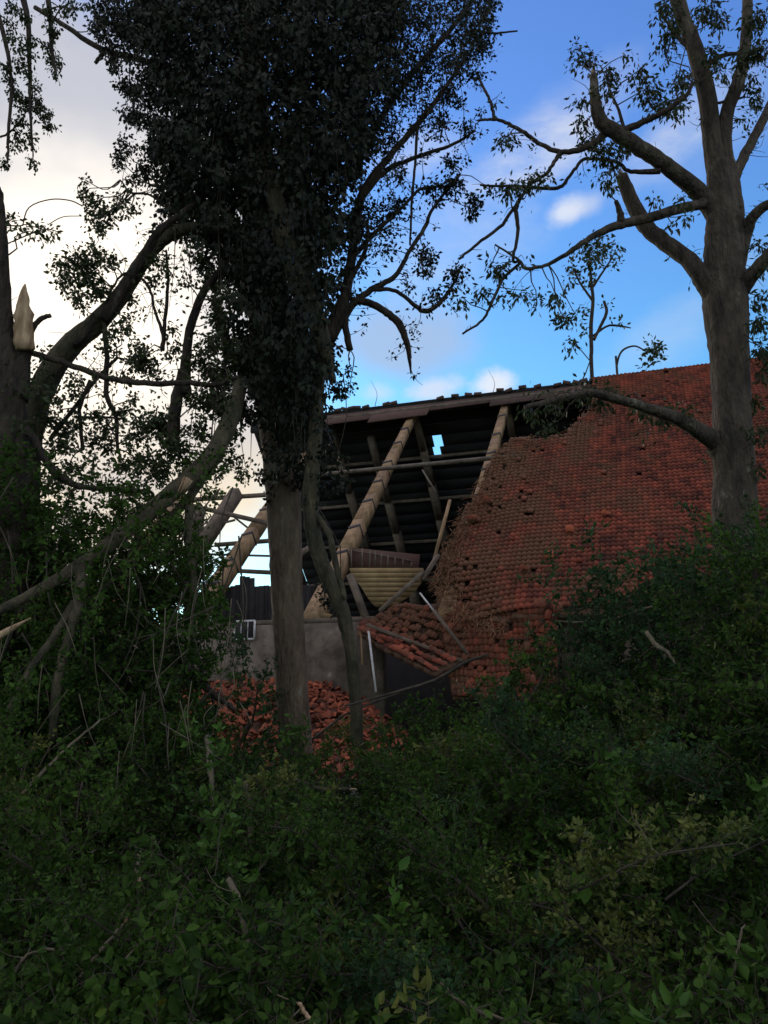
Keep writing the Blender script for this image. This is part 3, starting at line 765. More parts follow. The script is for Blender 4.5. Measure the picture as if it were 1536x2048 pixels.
# small outbuilding far left
ob = thing('outbuilding', 'low far outbuilding with red tiled roof showing through the leaves at the left edge', 'building', P(60, 1300, 52) * np.array([1, 1, 0]))
c = P(60, 1165, 52); b = MB(); x0, x1 = c[0] - 7, c[0] + 6
zt = c[2]
b.add([(x0, 49, 0), (x1, 49, 0), (x1, 56, 0), (x0, 56, 0), (x0, 49, zt - 2), (x1, 49, zt - 2), (x1, 56, zt - 2), (x0, 56, zt - 2)], BOXQ); b.build('wall', 'plaster', ob)
b = MB(); b.add([(x0 - .3, 48.6, zt - 2.2), (x1 + .3, 48.6, zt - 2.2), (x1 + .3, 52.5, zt), (x0 - .3, 52.5, zt), (x1 + .3, 56.4, zt - 2.2), (x0 - .3, 56.4, zt - 2.2)], [(0, 1, 2, 3), (3, 2, 4, 5), (0, 5, 4, 1)]); b.build('roof', 'tile', ob)

# ------------------------------------------------------------------ trees
def limbs(root, specs, Y0, mt, name='limb', tb=None, lb=None, sides=10, lump=.12, twl=.5, leafn=0, twn=0, size=.09):
    """specs: list of pixel paths; every path is a part of its own"""
    out_ = []
    for sp_ in specs:
        pts, rad = px_path(sp_, Y0); b = MB()
        p, r = tube(b, pts, rad, sides=sides if rad.max() > .03 else 6, sub=6, lump=lump if rad.max() > .03 else .05, wob=.004)
        b.build(name, mt, root, smooth=True); out_.append(p)
        if tb is not None and twn: auto_twigs(tb, lb, p, twn, twl, leafn=leafn, size=size)
    return out_
def nearest(paths, c):
    best = None; bd = 1e9
    for p in paths:
        d = np.linalg.norm(p - c, axis=1); i = d.argmin()
        if d[i] < bd: bd = d[i]; best = p[i]
    return best
def clumps(lst, Y0, lb, tb, paths, dens=1.0, size=.09, width=.5, per=8, droop=.3, dY=.4):
    for c in lst:
        x, y, r = c[:3]; d = c[3] if len(c) > 3 else 1.0
        q = P(x, y, Y0 + random.uniform(-dY, dY)); rw = r * Y0 / F
        n = max(3, int(dens * d * (r ** 1.6) / 24))
        clump(lb, tb, q, rw, n, per=per, size=size, width=width, anchor=nearest(paths, q), droop=droop)

# --- right tree
YR = 10.0
base = P(1482, 1200, YR); base[2] = 0
rt = thing('ash_tree', 'tall grey-barked tree at the right with stripped limbs and clusters of hanging leaves', 'tree', base)
lb, tb = MB(), MB()
b = MB(); pts, rad = px_path([(1472, 1060, 44), (1470, 950, 41), (1464, 830, 38), (1458, 700, 38), (1452, 610, 42), (1449, 540, 38), (1447, 470, 33), (1444, 400, 28), (1438, 330, 22)], YR)
pts = np.vstack([base + [0, 0, -.1], base + [-.03, 0, 1.2], pts]); rad = np.concatenate([[.46, .31], rad])
trp, _ = tube(b, pts, rad, sides=20, sub=8, lump=.07, wob=.003); b.build('trunk', 'bark_grey', rt, smooth=True)
big = [[(1438, 360, 24), (1425, 280, 21), (1412, 180, 20), (1388, 95, 18), (1355, 5, 16), (1335, -90, 13)],
       [(1455, 560, 30), (1468, 460, 26), (1463, 370, 20), (1450, 300, 17), (1454, 225, 15), (1478, 160, 14), (1492, 75, 11), (1496, -60, 9)],
       [(1464, 370, 12), (1482, 325, 11), (1508, 275, 10, .2), (1545, 200, 9, .4)],
       [(1470, 560, 18), (1488, 480, 17), (1506, 432, 13, -.2), (1550, 400, 11, -.4)],
       [(1475, 590, 20), (1500, 555, 18, -.2), (1550, 500, 15, -.5)],
       [(1440, 440, 26), (1402, 388, 22), (1350, 345, 19, -.2), (1290, 302, 18, -.4), (1232, 266, 17, -.5), (1200, 240, 15, -.6), (1190, 200, 11, -.6), (1186, 150, 8, -.6)],
       [(1462, 660, 24), (1432, 600, 27), (1405, 556, 23), (1378, 522, 20, .1), (1330, 486, 19, .3), (1290, 450, 18, .4), (1262, 400, 16, .5), (1244, 352, 13, .5)],
       [(1420, 405, 12), (1350, 420, 12, -.3), (1290, 438, 12, -.4), (1230, 452, 10, -.5), (1180, 476, 7, -.5), (1130, 510, 5, -.5), (1090, 531, 4, -.4), (1050, 536, 4, -.4), (1038, 520, 3, -.4), (990, 489, 2, -.4)],
       [(1475, 985, 24), (1452, 925, 27), (1428, 885, 24), (1398, 862, 20, -.3), (1350, 835, 15, -.6), (1290, 815, 12, -.8), (1240, 800, 11, -1), (1180, 786, 10, -1.1), (1130, 795, 9, -1.2), (1050, 815, 6, -1.3)]]
big = [[(q[0], q[1], q[2] * .82) + tuple(q[3:]) for q in l_] for l_ in big]
rp = limbs(rt, big, YR, 'bark_grey', sides=12, lump=.10)
small = [[(1240, 265, 8, -.5), (1290, 242, 6, -.6), (1330, 222, 5, -.7), (1372, 190, 4, -.7), (1385, 165, 3, -.7)],
         [(1218, 262, 7, -.5), (1172, 295, 6, -.5), (1122, 304, 5, -.5), (1082, 290, 4, -.4), (1050, 266, 4, -.4), (1012, 245, 3.4, -.3), (985, 238, 3, -.3), (955, 241, 2, -.3)],
         [(988, 239, 3, -.3), (984, 215, 3, -.3), (975, 190, 2.5, -.3), (958, 160, 2, -.3)],
         [(1320, 342, 6, -.3), (1262, 343, 4, -.3), (1235, 325, 3, -.3), (1190, 318, 3, -.3), (1165, 320, 3, -.3), (1140, 352, 3, -.3), (1115, 376, 3.5, -.3), (1060, 374, 3, -.3), (960, 370, 2, -.3)],
         [(1122, 304, 5, -.5), (1112, 318, 4, -.5), (1095, 345, 3.5, -.5), (1062, 368, 3.5, -.4), (1042, 395, 3.5, -.4), (1005, 448, 3.5, -.4), (955, 488, 3, -.4), (918, 518, 2.5, -.4)],
         [(1042, 393, 4, -.4), (1032, 420, 4.5, -.4), (1036, 465, 3.5, -.4), (1026, 520, 3, -.3), (1040, 525, 3, -.3), (1005, 560, 3, -.3), (984, 605, 3, -.3), (965, 640, 2.5, -.3), (925, 668, 2, -.3)],
         [(1242, 445, 8, -.5), (1240, 425, 6, -.5), (1232, 402, 4, -.5)], [(1230, 452, 6, -.5), (1205, 462, 4, -.5)],
         [(1262, 300, 4, -.4), (1240, 230, 3, -.3), (1220, 180, 2, -.2)], [(1400, 205, 3), (1440, 205, 2.5), (1485, 195, 2)],
         [(1480, 440, 9), (1475, 415, 7), (1465, 395, 5)], [(1380, 100, 5), (1345, 60, 3), (1320, 20, 2)], [(1412, 130, 5), (1450, 110, 4), (1520, 100, 3)]]
rp2 = limbs(rt, small, YR, 'bark_dark', name='branch', sides=6, lump=.05)
cl = [(1160, 98, 26), (1178, 115, 20), (1150, 118, 14), (1218, 140, 28, 1.2), (1205, 175, 22), (1250, 110, 9), (1278, 140, 26, 1.3), (1295, 175, 34, 1.4), (1318, 208, 30, 1.2), (1363, 155, 32, 1.4), (1362, 198, 22),
      (1345, 225, 20), (1163, 200, 20), (1165, 245, 24, 1.2), (1180, 275, 24, 1.3), (1203, 300, 28, 1.4), (1225, 320, 22), (1215, 360, 24), (1240, 300, 20), (1330, 8, 34, 1.4), (1345, 52, 32, 1.4), (1328, 92, 26), (1410, 15, 34, 1.4), (1433, 35, 30, 1.3),
      (1430, 105, 30, 1.2), (1440, 140, 24), (1483, 112, 30), (1518, 95, 36, 1.4), (1515, 30, 36, 1.4), (1503, 165, 24), (1512, 190, 22), (1490, 238, 14), (1368, 395, 18), (1345, 448, 10), (1308, 395, 8), (1372, 430, 9), (1518, 488, 18), (1520, 530, 14), (1520, 590, 26), (1516, 640, 26, 1.3), (1524, 690, 22),
      (1530, 740, 20), (1018, 270, 22), (1005, 280, 16), (1013, 370, 24), (1030, 365, 16), (1062, 352, 26, 1.3), (1085, 345, 14), (1043, 580, 16), (1030, 590, 12), (1010, 592, 11), (1072, 598, 14, 1.4), (1112, 593, 18, 1.4), (1126, 632, 18, 1.3), (1150, 628, 16), (1140, 684, 14, 1.3),
      (998, 535, 24, 1.3), (985, 525, 12), (968, 585, 18, 1.4), (925, 593, 18), (1165, 775, 22, 1.6), (1195, 790, 24, 1.4), (1280, 815, 22), (1330, 822, 26, 1.6), (1370, 820, 16), (1225, 775, 12), (1110, 800, 24, 1.2), (1060, 820, 20), (1100, 850, 16), (1505, 800, 30), (1520, 860, 26), (1515, 930, 20), (1530, 700, 26)]
clumps(cl, YR - .4, lb, tb, rp + rp2, dens=1.6, size=.09, width=.36, per=9, droop=.8)
for p in rp2[:6]: auto_twigs(tb, lb, p, 5, .25, leafn=1, size=.08, width=.4, per=4)
for p in rp: auto_twigs(tb, lb, p, 12, .42, leafn=1, size=.08, width=.38, per=4)
tb.build('twigs', 'twig', rt, kind='stuff'); lb.build('crown', 'leaf_tree', rt, kind='stuff')
for (x, y, dx, dy, r, Y) in ((1244, 352, -.2, 1, 9, .5), (1186, 150, 0, 1, 6, -.6)):
    sb = MB(); splinter(sb, P(x, y, YR + Y), (dx * .5, 0, dy), r * YR / F, .22); sb.build('broken_end', 'wood_raw', rt, kind='stuff')

# --- central ivy-covered tree
YC = 11.0
base = P(600, 1500, YC); base[2] = 0
ct = thing('ivy_tree', 'tall central tree smothered in dark ivy above a bare grey trunk', 'tree', base)
b = MB(); pts, rad = px_path([(594, 1540, 33), (588, 1430, 32), (578, 1280, 32), (571, 1130, 33), (566, 1000, 35), (562, 900, 38), (552, 760, 42), (538, 620, 40), (522, 450, 36), (508, 250, 30), (498, 50, 24), (490, -200, 16)], YC)
pts = np.vstack([base + [0.02, 0, -.1], pts]); rad = np.concatenate([[.34], rad])
ctp, _ = tube(b, pts, rad, sides=20, sub=8, lump=.06, wob=.003); b.build('trunk', 'bark_pale', ct, smooth=True)
moss = [[(540, 350, 14, -.9), (556, 420, 17, -1), (572, 490, 18, -1), (600, 570, 19, -1), (632, 640, 19, -1), (652, 700, 16, -1), (666, 765, 7, -1)],
        [(636, 720, 13, -.7), (634, 820, 14, -.9), (625, 930, 15, -1), (620, 1010, 15, -1), (628, 1080, 15, -1), (652, 1150, 15, -1), (684, 1220, 15, -1), (700, 1290, 14, -1), (712, 1400, 13, -1), (716, 1500, 13, -1)],
        [(632, 1030, 7, -1), (658, 1070, 6, -1.1), (672, 1130, 6, -1.2), (690, 1200, 5, -1.2)]]
mp_ = limbs(ct, moss, YC, 'bark_moss', sides=12, lump=.14)
dark = [[(590, 760, 20), (625, 720, 16), (662, 660, 12), (690, 590, 10), (705, 500, 9), (716, 420, 9), (735, 370, 8), (790, 300, 6), (850, 230, 5), (930, 120, 3)],
        [(660, 680, 10), (705, 610, 7), (750, 575, 6), (790, 552, 5), (820, 500, 4), (852, 450, 4), (864, 420, 3), (920, 350, 2)],
        [(700, 600, 7), (735, 605, 7), (768, 622, 7), (798, 648, 8), (815, 690, 6), (822, 748, 1.5)],
        [(745, 580, 4), (785, 580, 4), (812, 595, 4), (848, 622, 5), (880, 605, 4), (905, 570, 3), (925, 530, 2)],
        [(720, 400, 6), (768, 345, 5), (830, 315, 4), (900, 292, 3), (950, 262, 2)],
        [(700, 520, 6), (745, 470, 4), (790, 430, 3), (840, 380, 3), (900, 372, 2)],
        [(660, 640, 6), (700, 560, 5), (730, 500, 4), (735, 440, 3)],
        [(836, 240, 3), (830, 330, 2.5), (824, 400, 2.5), (820, 490, 2)],
        [(700, 700, 7), (690, 640, 7), (700, 560, 6)], [(560, 830, 12), (500, 760, 12), (455, 690, 10), (430, 600, 9)],
        [(520, 560, 16), (450, 500, 14), (390, 458, 14)], [(500, 300, 12), (400, 190, 9), (300, 125, 6), (210, 102, 5), (120, 45, 4), (70, 15, 4)],
        [(210, 102, 4), (200, 115, 4), (190, 126, 3)], [(940, 60, 3), (985, 66, 2), (1035, 62, 1.5)], [(500, 480, 10), (440, 420, 6), (370, 385, 4), (300, 370, 2.5)],
        [(700, 330, 6), (800, 180, 5), (900, 60, 4), (960, -20, 3)], [(560, 300, 10), (650, 150, 8), (720, 0, 6)], [(460, 300, 9), (380, 120, 7), (330, -30, 5)]]
dp = limbs(ct, dark, YC - .1, 'bark_dark', name='branch', sides=8, lump=.08)
lb, tb = MB(), MB()
core_poly = [(262, -60), (330, -60), (820, -60), (800, 60), (760, 160), (730, 260), (700, 330), (705, 400), (685, 470), (650, 540), (645, 620), (640, 760), (630, 850), (590, 860), (550, 880), (525, 830), (505, 790), (498, 700), (492, 610), (455, 540), (418, 480), (372, 430), (340, 370), (330, 290), (318, 230), (300, 150), (270, 60)]
pts = fill_poly(core_poly, 4700, YC - .15, 1.6, 2.1, -.24)
sprigs(lb, pts, 13, .13, .102, .66, droop=.9)
# hanging ivy curtains
edge_poly = [(185, -60), (280, -60), (330, 200), (345, 330), (395, 440), (470, 560), (495, 700), (510, 900), (470, 860), (440, 760), (450, 640), (410, 540), (350, 440), (318, 380), (325, 310), (268, 270), (240, 190), (235, 120), (205, 70), (185, 20)]
pts = fill_poly(edge_poly, 900, YC, 1.1, 3.0, .0, 4.0)
sprigs(lb, pts, 12, .10, .075, .6, droop=.8)
right_poly = [(680, -60), (1000, -60), (985, 60), (960, 120), (945, 170), (900, 180), (905, 250), (850, 270), (800, 310), (790, 400), (735, 440), (740, 520), (690, 570), (655, 560), (690, 400)]
pts = fill_poly(right_poly, 900, YC, 1.4, 2.6, .06, 9.0)
sprigs(lb, pts, 11, .10, .070, .5, droop=.3)
for p in pts[::5]:
    a_ = nearest(dp, p); tube(tb, curved(a_, p, .08), [.008, .006, .005, .003], sides=3, sub=2, cap=False)
topright_poly = [(690, -60), (985, -60), (985, 60), (945, 120), (880, 150), (800, 190), (740, 260), (690, 300)]
sprigs(lb, fill_poly(topright_poly, 850, YC, 1.2, 2.6, -.06, 5.0), 11, .10, .07, .5, droop=.4)
low_poly = [(590, 640), (665, 700), (660, 860), (690, 960), (655, 1010), (610, 930), (575, 990), (540, 960), (520, 900), (560, 800)]
pts = fill_poly(low_poly, 200, YC - .9, .5, 3, -.1, 2.0)
sprigs(lb, pts, 9, .09, .08, .55, droop=.8)
cl = [(880, 240, 24, 1.4), (935, 250, 22), (960, 225, 10), (903, 322, 22, 1.6), (903, 370, 34, 1.5), (858, 372, 22), (872, 400, 18), (948, 402, 24, 1.4), (945, 428, 18, 1.4), (790, 415, 34, 1.2), (770, 440, 24), (778, 498, 18), (775, 470, 14), (848, 500, 24, 1.2), (862, 520, 20),
      (846, 540, 22, 1.3), (913, 540, 22, 1.3), (873, 580, 18), (900, 575, 14), (818, 573, 9), (880, 600, 14), (720, 470, 22), (722, 540, 14), (895, 190, 26, 1.4), (920, 205, 18), (800, 350, 16), (985, 375, 16), (970, 60, 22, 1.2), (980, 20, 24), (965, 90, 22, 1.2), (950, 150, 18), (675, 775, 26, 1.2), (700, 770, 14), (690, 740, 12), (640, 860, 24), (655, 900, 24), (680, 960, 18), (558, 955, 26, 1.3), (590, 985, 22), (545, 1000, 18), (605, 950, 24, 1.3), (575, 1030, 14), (650, 1190, 20), (645, 1165, 14), (673, 1215, 14),
      (250, 295, 34, 1.1), (235, 320, 20), (290, 330, 34, 1.1), (270, 355, 20), (330, 300, 22, 1.4), (205, 40, 16, 1.3), (215, 80, 18, 1.3), (235, 115, 20, 1.3), (228, 135, 12), (300, 240, 22, 1.3), (262, 235, 20, 1.5), (262, 180, 18, 1.4), (295, 180, 20, 1.6), (240, 170, 12, 1.4)]
clumps(cl, YC, lb, tb, dp, dens=1.9, size=.068, width=.55, per=10, droop=.4)
for p in dp[:9]: auto_twigs(tb, lb, p, 9, .4, leafn=2, size=.075, per=5)
for k in range(60):   # vines hanging down
    x = random.uniform(350, 690); y = random.uniform(250, 860); l_ = random.uniform(50, 200)
    tube(tb, [P(x, y, YC - 1.1), P(x + random.uniform(-8, 8), y + l_ / 2, YC - 1.2), P(x + random.uniform(-14, 14), y + l_, YC - 1.1)], [.008, .006, .003], sides=3, sub=2, cap=False)
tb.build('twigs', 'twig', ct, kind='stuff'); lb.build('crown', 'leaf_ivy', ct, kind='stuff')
for a_ in ((P(818, 700, YC - .1), (.1, 0, -1), .035, .28, 7), (P(664, 755, YC - 1), (.05, 0, -1), .05, .16, 5)):
    sb = MB(); splinter(sb, *a_); sb.build('broken_end', 'wood_raw', ct, kind='stuff')

# --- left: snapped trunk at the edge
YL = 9.0
base = P(5, 1300, YL); base[2] = 0
lt = thing('snapped_tree', 'snapped dark trunk at the left edge with a pale torn stub beside it', 'tree', base)
b = MB(); pts, rad = px_path([(12, 1150, 48), (10, 1000, 44), (8, 850, 42), (2, 720, 38), (0, 650, 24), (0, 560, 19), (0, 480, 15), (-2, 400, 9), (-4, 375, 5)], YL)
pts = np.vstack([base + [0, 0, -.1], pts]); rad = np.concatenate([[.34], rad])
ltp, _ = tube(b, pts, rad, sides=14, sub=6, lump=.10, wob=.004); b.build('trunk', 'bark_dark', lt, smooth=True)
lp = limbs(lt, [[(38, 800, 20), (44, 720, 18), (46, 670, 15), (47, 640, 13)], [(52, 690, 6), (62, 665, 5), (78, 640, 5), (102, 631, 4)],
                [(20, 830, 10), (60, 870, 9), (90, 920, 8), (115, 950, 7), (160, 973, 6), (240, 978, 4), (300, 985, 3)],
                [(0, 688, 6), (70, 708, 6), (150, 733, 6), (215, 756, 6), (290, 766, 6), (380, 766, 6), (430, 770, 5), (475, 754, 4)]], YL, 'bark_dark', sides=8)
sb = MB(); pts, rad = px_path([(47, 700, 15), (45, 655, 15), (44, 620, 12), (47, 595, 8), (50, 568, 1.5)], YL - .1); tube(sb, pts, rad, sides=7, sub=3, lump=.5, wob=.006); sb.build('broken_end', 'wood_raw', lt)
sb = MB(); splinter(sb, P(40, 640, YL - .05), (-.05, 0, 1), .05, .22, 5); sb.build('splinters', 'wood_raw', lt, kind='stuff')
lb, tb = MB(), MB()
auto_twigs(tb, lb, ltp, 14, .5); auto_twigs(tb, lb, lp[3], 26, .45, leafn=1, size=.07); auto_twigs(tb, lb, lp[2], 16, .35, leafn=1, size=.07)
tube(tb, px_path([(45, 452, 1.5), (58, 415, 1.5), (100, 399, 1.5), (140, 401, 1.5), (165, 412, 1)], YL)[0], [.008] * 5, sides=4, cap=False)
tube(tb, px_path([(95, 450, 1.5), (125, 434, 1.5), (160, 432, 1.5)], YL)[0], [.007] * 3, sides=4, cap=False)
clumps([(25, 440, 18, 1.4), (60, 462, 18), (85, 460, 24, 1.4), (112, 462, 14), (30, 850, 18), (60, 780, 18), (80, 700, 12)], YL, lb, tb, [ltp] + lp, dens=1.2, size=.075, per=7)
tb.build('twigs', 'twig', lt, kind='stuff'); lb.build('crown', 'leaf_tree', lt, kind='stuff')

# --- leaning tree that crosses the bright sky
base = P(70, 1250, 10.2); base[2] = 0
ln = thing('leaning_tree', 'leaning brown tree arching from lower left up into the ivy tree', 'tree', base)
b = MB(); pts, rad = px_path([(50, 1050, 30), (52, 930, 28), (66, 830, 26), (98, 750, 24), (140, 692, 21), (190, 650, 19), (232, 605, 16), (265, 555, 15), (302, 500, 14), (345, 467, 13), (400, 455, 12), (460, 458, 10)], 10.2)
pts = np.vstack([base, pts]); rad = np.concatenate([[.28], rad])
lnp, _ = tube(b, pts, rad, sides=14, sub=6, lump=.10, wob=.003); b.build('trunk', 'bark_moss', ln, smooth=True)
lnl = limbs(ln, [[(205, 640, 14), (240, 590, 10), (278, 530, 9), (312, 470, 8), (362, 428, 6), (400, 400, 4)],
                 [(370, 790, 14), (372, 720, 10), (382, 650, 9), (404, 590, 8), (432, 550, 6), (470, 500, 4)],
                 [(150, 690, 8), (200, 640, 5), (213, 700, 5), (214, 790, 5), (232, 835, 4), (235, 900, 3)],
                 [(325, 700, 5), (330, 640, 4), (336, 560, 3), (332, 500, 2)], [(330, 680, 4), (310, 620, 3), (296, 570, 3), (262, 545, 2)],
                 [(100, 880, 5), (160, 800, 4), (200, 750, 4), (235, 715, 3)], [(155, 835, 3), (200, 835, 3), (234, 835, 2)], [(165, 900, 4), (160, 820, 4), (180, 760, 3)],
                 [(345, 900, 13), (350, 820, 12), (368, 740, 10)], [(265, 540, 3), (235, 560, 2), (205, 620, 2)], [(360, 430, 3), (300, 390, 2), (262, 385, 2), (240, 360, 1.5)]], 10.1, 'bark_dark', name='limb', sides=8)
lb, tb = MB(), MB()
cl = [(170, 385, 26), (172, 360, 12), (190, 408, 28, 1.2), (215, 425, 28, 1.4), (205, 455, 22, 1.2), (185, 440, 20), (250, 405, 20), (265, 420, 16), (160, 515, 34, 1.3), (190, 505, 30, 1.3), (215, 520, 26, 1.2), (130, 545, 30, 1.2), (175, 555, 40, 1.5), (200, 580, 30, 1.2), (155, 590, 28), (110, 525, 16), (165, 610, 14),
      (320, 520, 22, 1.2), (335, 545, 18), (308, 560, 20), (300, 530, 14), (262, 590, 18), (260, 640, 20), (240, 665, 24, 1.2), (218, 690, 22), (270, 690, 16), (290, 710, 36, 1.5), (275, 730, 28, 1.6), (305, 740, 26, 1.4), (350, 700, 28), (345, 660, 16), (372, 560, 16), (400, 520, 26), (420, 560, 28), (385, 470, 18), (395, 490, 20), (425, 600, 24), (440, 640, 28, 1.3), (420, 680, 34, 1.4), (400, 720, 34, 1.3), (430, 740, 34, 1.3), (460, 700, 34, 1.3), (455, 590, 24),
      (400, 800, 38, 1.3), (440, 820, 34, 1.3), (330, 850, 40, 1.5), (350, 890, 40, 1.5), (300, 850, 34, 1.3), (270, 870, 26), (280, 920, 40, 1.4), (320, 940, 36, 1.4), (240, 930, 20), (210, 860, 30), (190, 880, 26), (220, 890, 22), (130, 860, 34), (105, 840, 28), (120, 890, 26), (110, 800, 18), (150, 780, 18), (160, 850, 18), (90, 780, 18), (140, 930, 26), (370, 930, 30), (400, 860, 30), (460, 860, 26), (440, 940, 18), (470, 920, 20), (490, 940, 20), (450, 900, 20),
      (190, 830, 18), (245, 820, 22), (265, 800, 18), (95, 740, 12), (150, 750, 16), (250, 760, 18)]
clumps(cl, 10.1, lb, tb, [lnp] + lnl, dens=1.8, size=.062, width=.6, per=10, droop=.3, dY=.7)
auto_twigs(tb, lb, lnp, 30, .5, t0=.4); 
left_poly = [(-40, 690), (60, 700), (110, 800), (150, 870), (240, 800), (330, 800), (440, 760), (480, 860), (400, 960), (300, 1010), (200, 1010), (100, 990), (40, 900), (-40, 860)]
sprigs(lb, fill_poly(left_poly, 260, 9.6, .9, 2.6, .02, 7.0), 10, .09, .062, .55, droop=.3)
for p in lnl: auto_twigs(tb, lb, p, 12, .4, leafn=1, size=.07, per=5)
tb.build('twigs', 'twig', ln, kind='stuff'); lb.build('crown', 'leaf_tree', ln, kind='stuff')
sb = MB()
# --- hanging foliage at the top left, from a tree whose trunk stands left of the frame
base = P(-260, 1300, 8.5); base[2] = 0
hg = thing('overhanging_tree', 'tree left of view with leafy boughs drooping into the upper left corner', 'tree', base)
b = MB(); pts, rad = px_path([(-260, 700, 40), (-250, 300, 36), (-180, 60, 26), (-80, -40, 16), (20, -50, 10), (120, -60, 5)], 8.5)
pts = np.vstack([base, pts]); rad = np.concatenate([[.3], rad]); hp0, _ = tube(b, pts, rad, sides=10, sub=5, lump=.1); b.build('trunk', 'bark_dark', hg, smooth=True)
hl = limbs(hg, [[(30, -50, 6), (52, 20, 5), (58, 100, 4), (60, 200, 3), (65, 300, 2)], [(90, -50, 5), (100, 30, 4), (105, 110, 3), (112, 150, 2)], [(-30, -40, 6), (5, 60, 4), (22, 160, 3), (18, 250, 3), (15, 325, 2)], [(0, 275, 2), (20, 265, 2), (40, 240, 1.5)]], 8.5, 'bark_dark', name='branch')
lb, tb = MB(), MB()
cl = [(20, 45, 18), (50, 30, 20), (30, 75, 24), (65, 75, 18), (55, 100, 22), (40, 125, 22), (10, 130, 18), (18, 155, 16), (100, 20, 22), (105, 55, 20, 1.3), (100, 95, 20, 1.4), (110, 120, 22, 1.4), (112, 148, 12), (60, 140, 16), (30, 180, 26, 1.3), (55, 205, 28, 1.4), (75, 200, 20), (90, 220, 20, 1.3), (100, 245, 18, 1.2), (45, 235, 20), (60, 265, 16), (35, 265, 16), (62, 290, 12), (66, 320, 12, 1.4), (12, 325, 12, 1.5), (30, 290, 12), (45, 285, 10), (145, 5, 22), (170, 8, 14), (72, 170, 14), (130, 15, 18), (25, 10, 24)]
clumps(cl, 8.5, lb, tb, hl, dens=2.2, size=.05, width=.6, per=9, droop=.9, dY=.3)
tb.build('twigs', 'twig', hg, kind='stuff'); lb.build('crown', 'leaf_tree', hg, kind='stuff')

# --- fallen trunk lying diagonally at the left
ft = thing('felled_tree', 'fallen mossy trunk lying diagonally from the ivy tree down to the left edge', 'fallen tree', P(160, 1130, 8.6))
b = MB(); pts, rad = px_path([(480, 762, 12, 1.2), (474, 800, 16, 1), (456, 850, 18, .8), (428, 905, 18, .6), (372, 962, 17, .3), (305, 1018, 16), (232, 1078, 15, -.3), (160, 1130, 13, -.6), (80, 1180, 11, -.9), (-40, 1240, 9, -1.2)], 8.6)
ftp, _ = tube(b, pts, rad, sides=14, sub=7, lump=.10, wob=.003); b.build('trunk', 'bark_moss', ft, smooth=True)
fl = limbs(ft, [[(160, 1130, 11, -.6), (158, 1195, 11, -.8), (132, 1290, 10, -1), (112, 1380, 9, -1.1), (105, 1480, 7, -1.1)], [(150, 1205, 9, -.8), (110, 1270, 8, -1), (60, 1340, 7, -1.2), (20, 1420, 6, -1.3), (-10, 1500, 5, -1.3)],
                [(440, 905, 11, .9), (405, 955, 11, .7), (370, 1005, 10, .5), (318, 1055, 6, .4)], [(380, 1010, 9, .3), (375, 1080, 8, .2), (388, 1160, 7), (375, 1230, 6)], [(280, 1060, 7), (250, 1130, 6), (190, 1200, 5), (165, 1260, 5)],
                [(330, 1080, 4), (350, 1140, 4), (400, 1200, 3)]], 8.6, 'bark_moss', sides=8)
sb = MB(); splinter(sb, P(372, 965, 8.7), (-.4, 0, -.9), .06, .22, 6); sb.build('splinters', 'wood_raw', ft, kind='stuff'); sb = MB()
tube(sb, px_path([(-30, 1290, 9), (15, 1262, 7), (62, 1236, 1.5)], 7.4)[0], [.04, .03, .006], sides=6)
sb.build('broken_end', 'wood_raw', ft)
lb, tb = MB(), MB(); auto_twigs(tb, lb, ftp, 40, .45, rad=.005, leafn=3, size=.06, droop=.5, per=7)
for p in fl: auto_twigs(tb, lb, p, 16, .45, rad=.004, leafn=4, size=.06, droop=.5, per=7)
tb.build('twigs', 'twig', ft, kind='stuff'); lb.build('foliage', 'leaf_heap', ft, kind='stuff')

# --- slender trees behind the roof
def slim(label, paths, cl, Y):
    q = P(paths[0][0][0], paths[0][0][1], Y); base = np.array([q[0], q[1], 0])
    t = thing('slender_tree', label, 'tree', base, 'slender trees rising behind the roof')
    b = MB(); pts, rad = px_path(paths[0], Y); tube(b, np.vstack([base, pts]), np.concatenate([[rad[0] * 1.5], rad]), sides=8, sub=4); b.build('trunk', 'bark_dark', t, smooth=True)
    ps = [np.asarray(pts)] + limbs(t, paths[1:], Y, 'bark_dark', name='branch')
    lb, tb = MB(), MB(); clumps(cl, Y, lb, tb, ps, dens=1.5, size=.36, width=.5, per=7, dY=.8); 
    tb.build('twigs', 'twig', t, kind='stuff'); lb.build('crown', 'leaf_tree', t, kind='stuff')
slim('slender leaning tree rising behind the ridge with a small tufted crown', [[(1186, 790, 4), (1183, 700, 4), (1182, 650, 4), (1186, 600, 3.5), (1182, 560, 3), (1178, 500, 2)],
      [(1188, 680, 3), (1200, 655, 3), (1213, 625, 3), (1208, 602, 2.5)], [(1186, 672, 2.5), (1215, 652, 2), (1240, 652, 2), (1262, 656, 1)], [(1184, 600, 2.5), (1160, 565, 2), (1148, 540, 1.5)], [(1182, 580, 2.5), (1205, 545, 2), (1225, 515, 1.5)]],
     [(1165, 495, 24, 1.4), (1185, 520, 30, 1.5), (1212, 500, 26, 1.5), (1225, 520, 16), (1148, 540, 22, 1.3), (1195, 490, 20), (1140, 560, 16), (1180, 560, 16), (1236, 500, 10), (1212, 605, 8), (1240, 645, 8), (1170, 660, 8), (1168, 620, 8)], 52)
slim('thin arching sapling behind the ridge with one drooping leaf tuft', [[(1236, 770, 2.5), (1234, 730, 2.2), (1244, 702, 2), (1268, 692, 1.8), (1288, 700, 1.5)]],
     [(1303, 700, 20, 1.6), (1318, 695, 14, 1.5), (1298, 720, 14, 1.4), (1320, 710, 12)], 50)
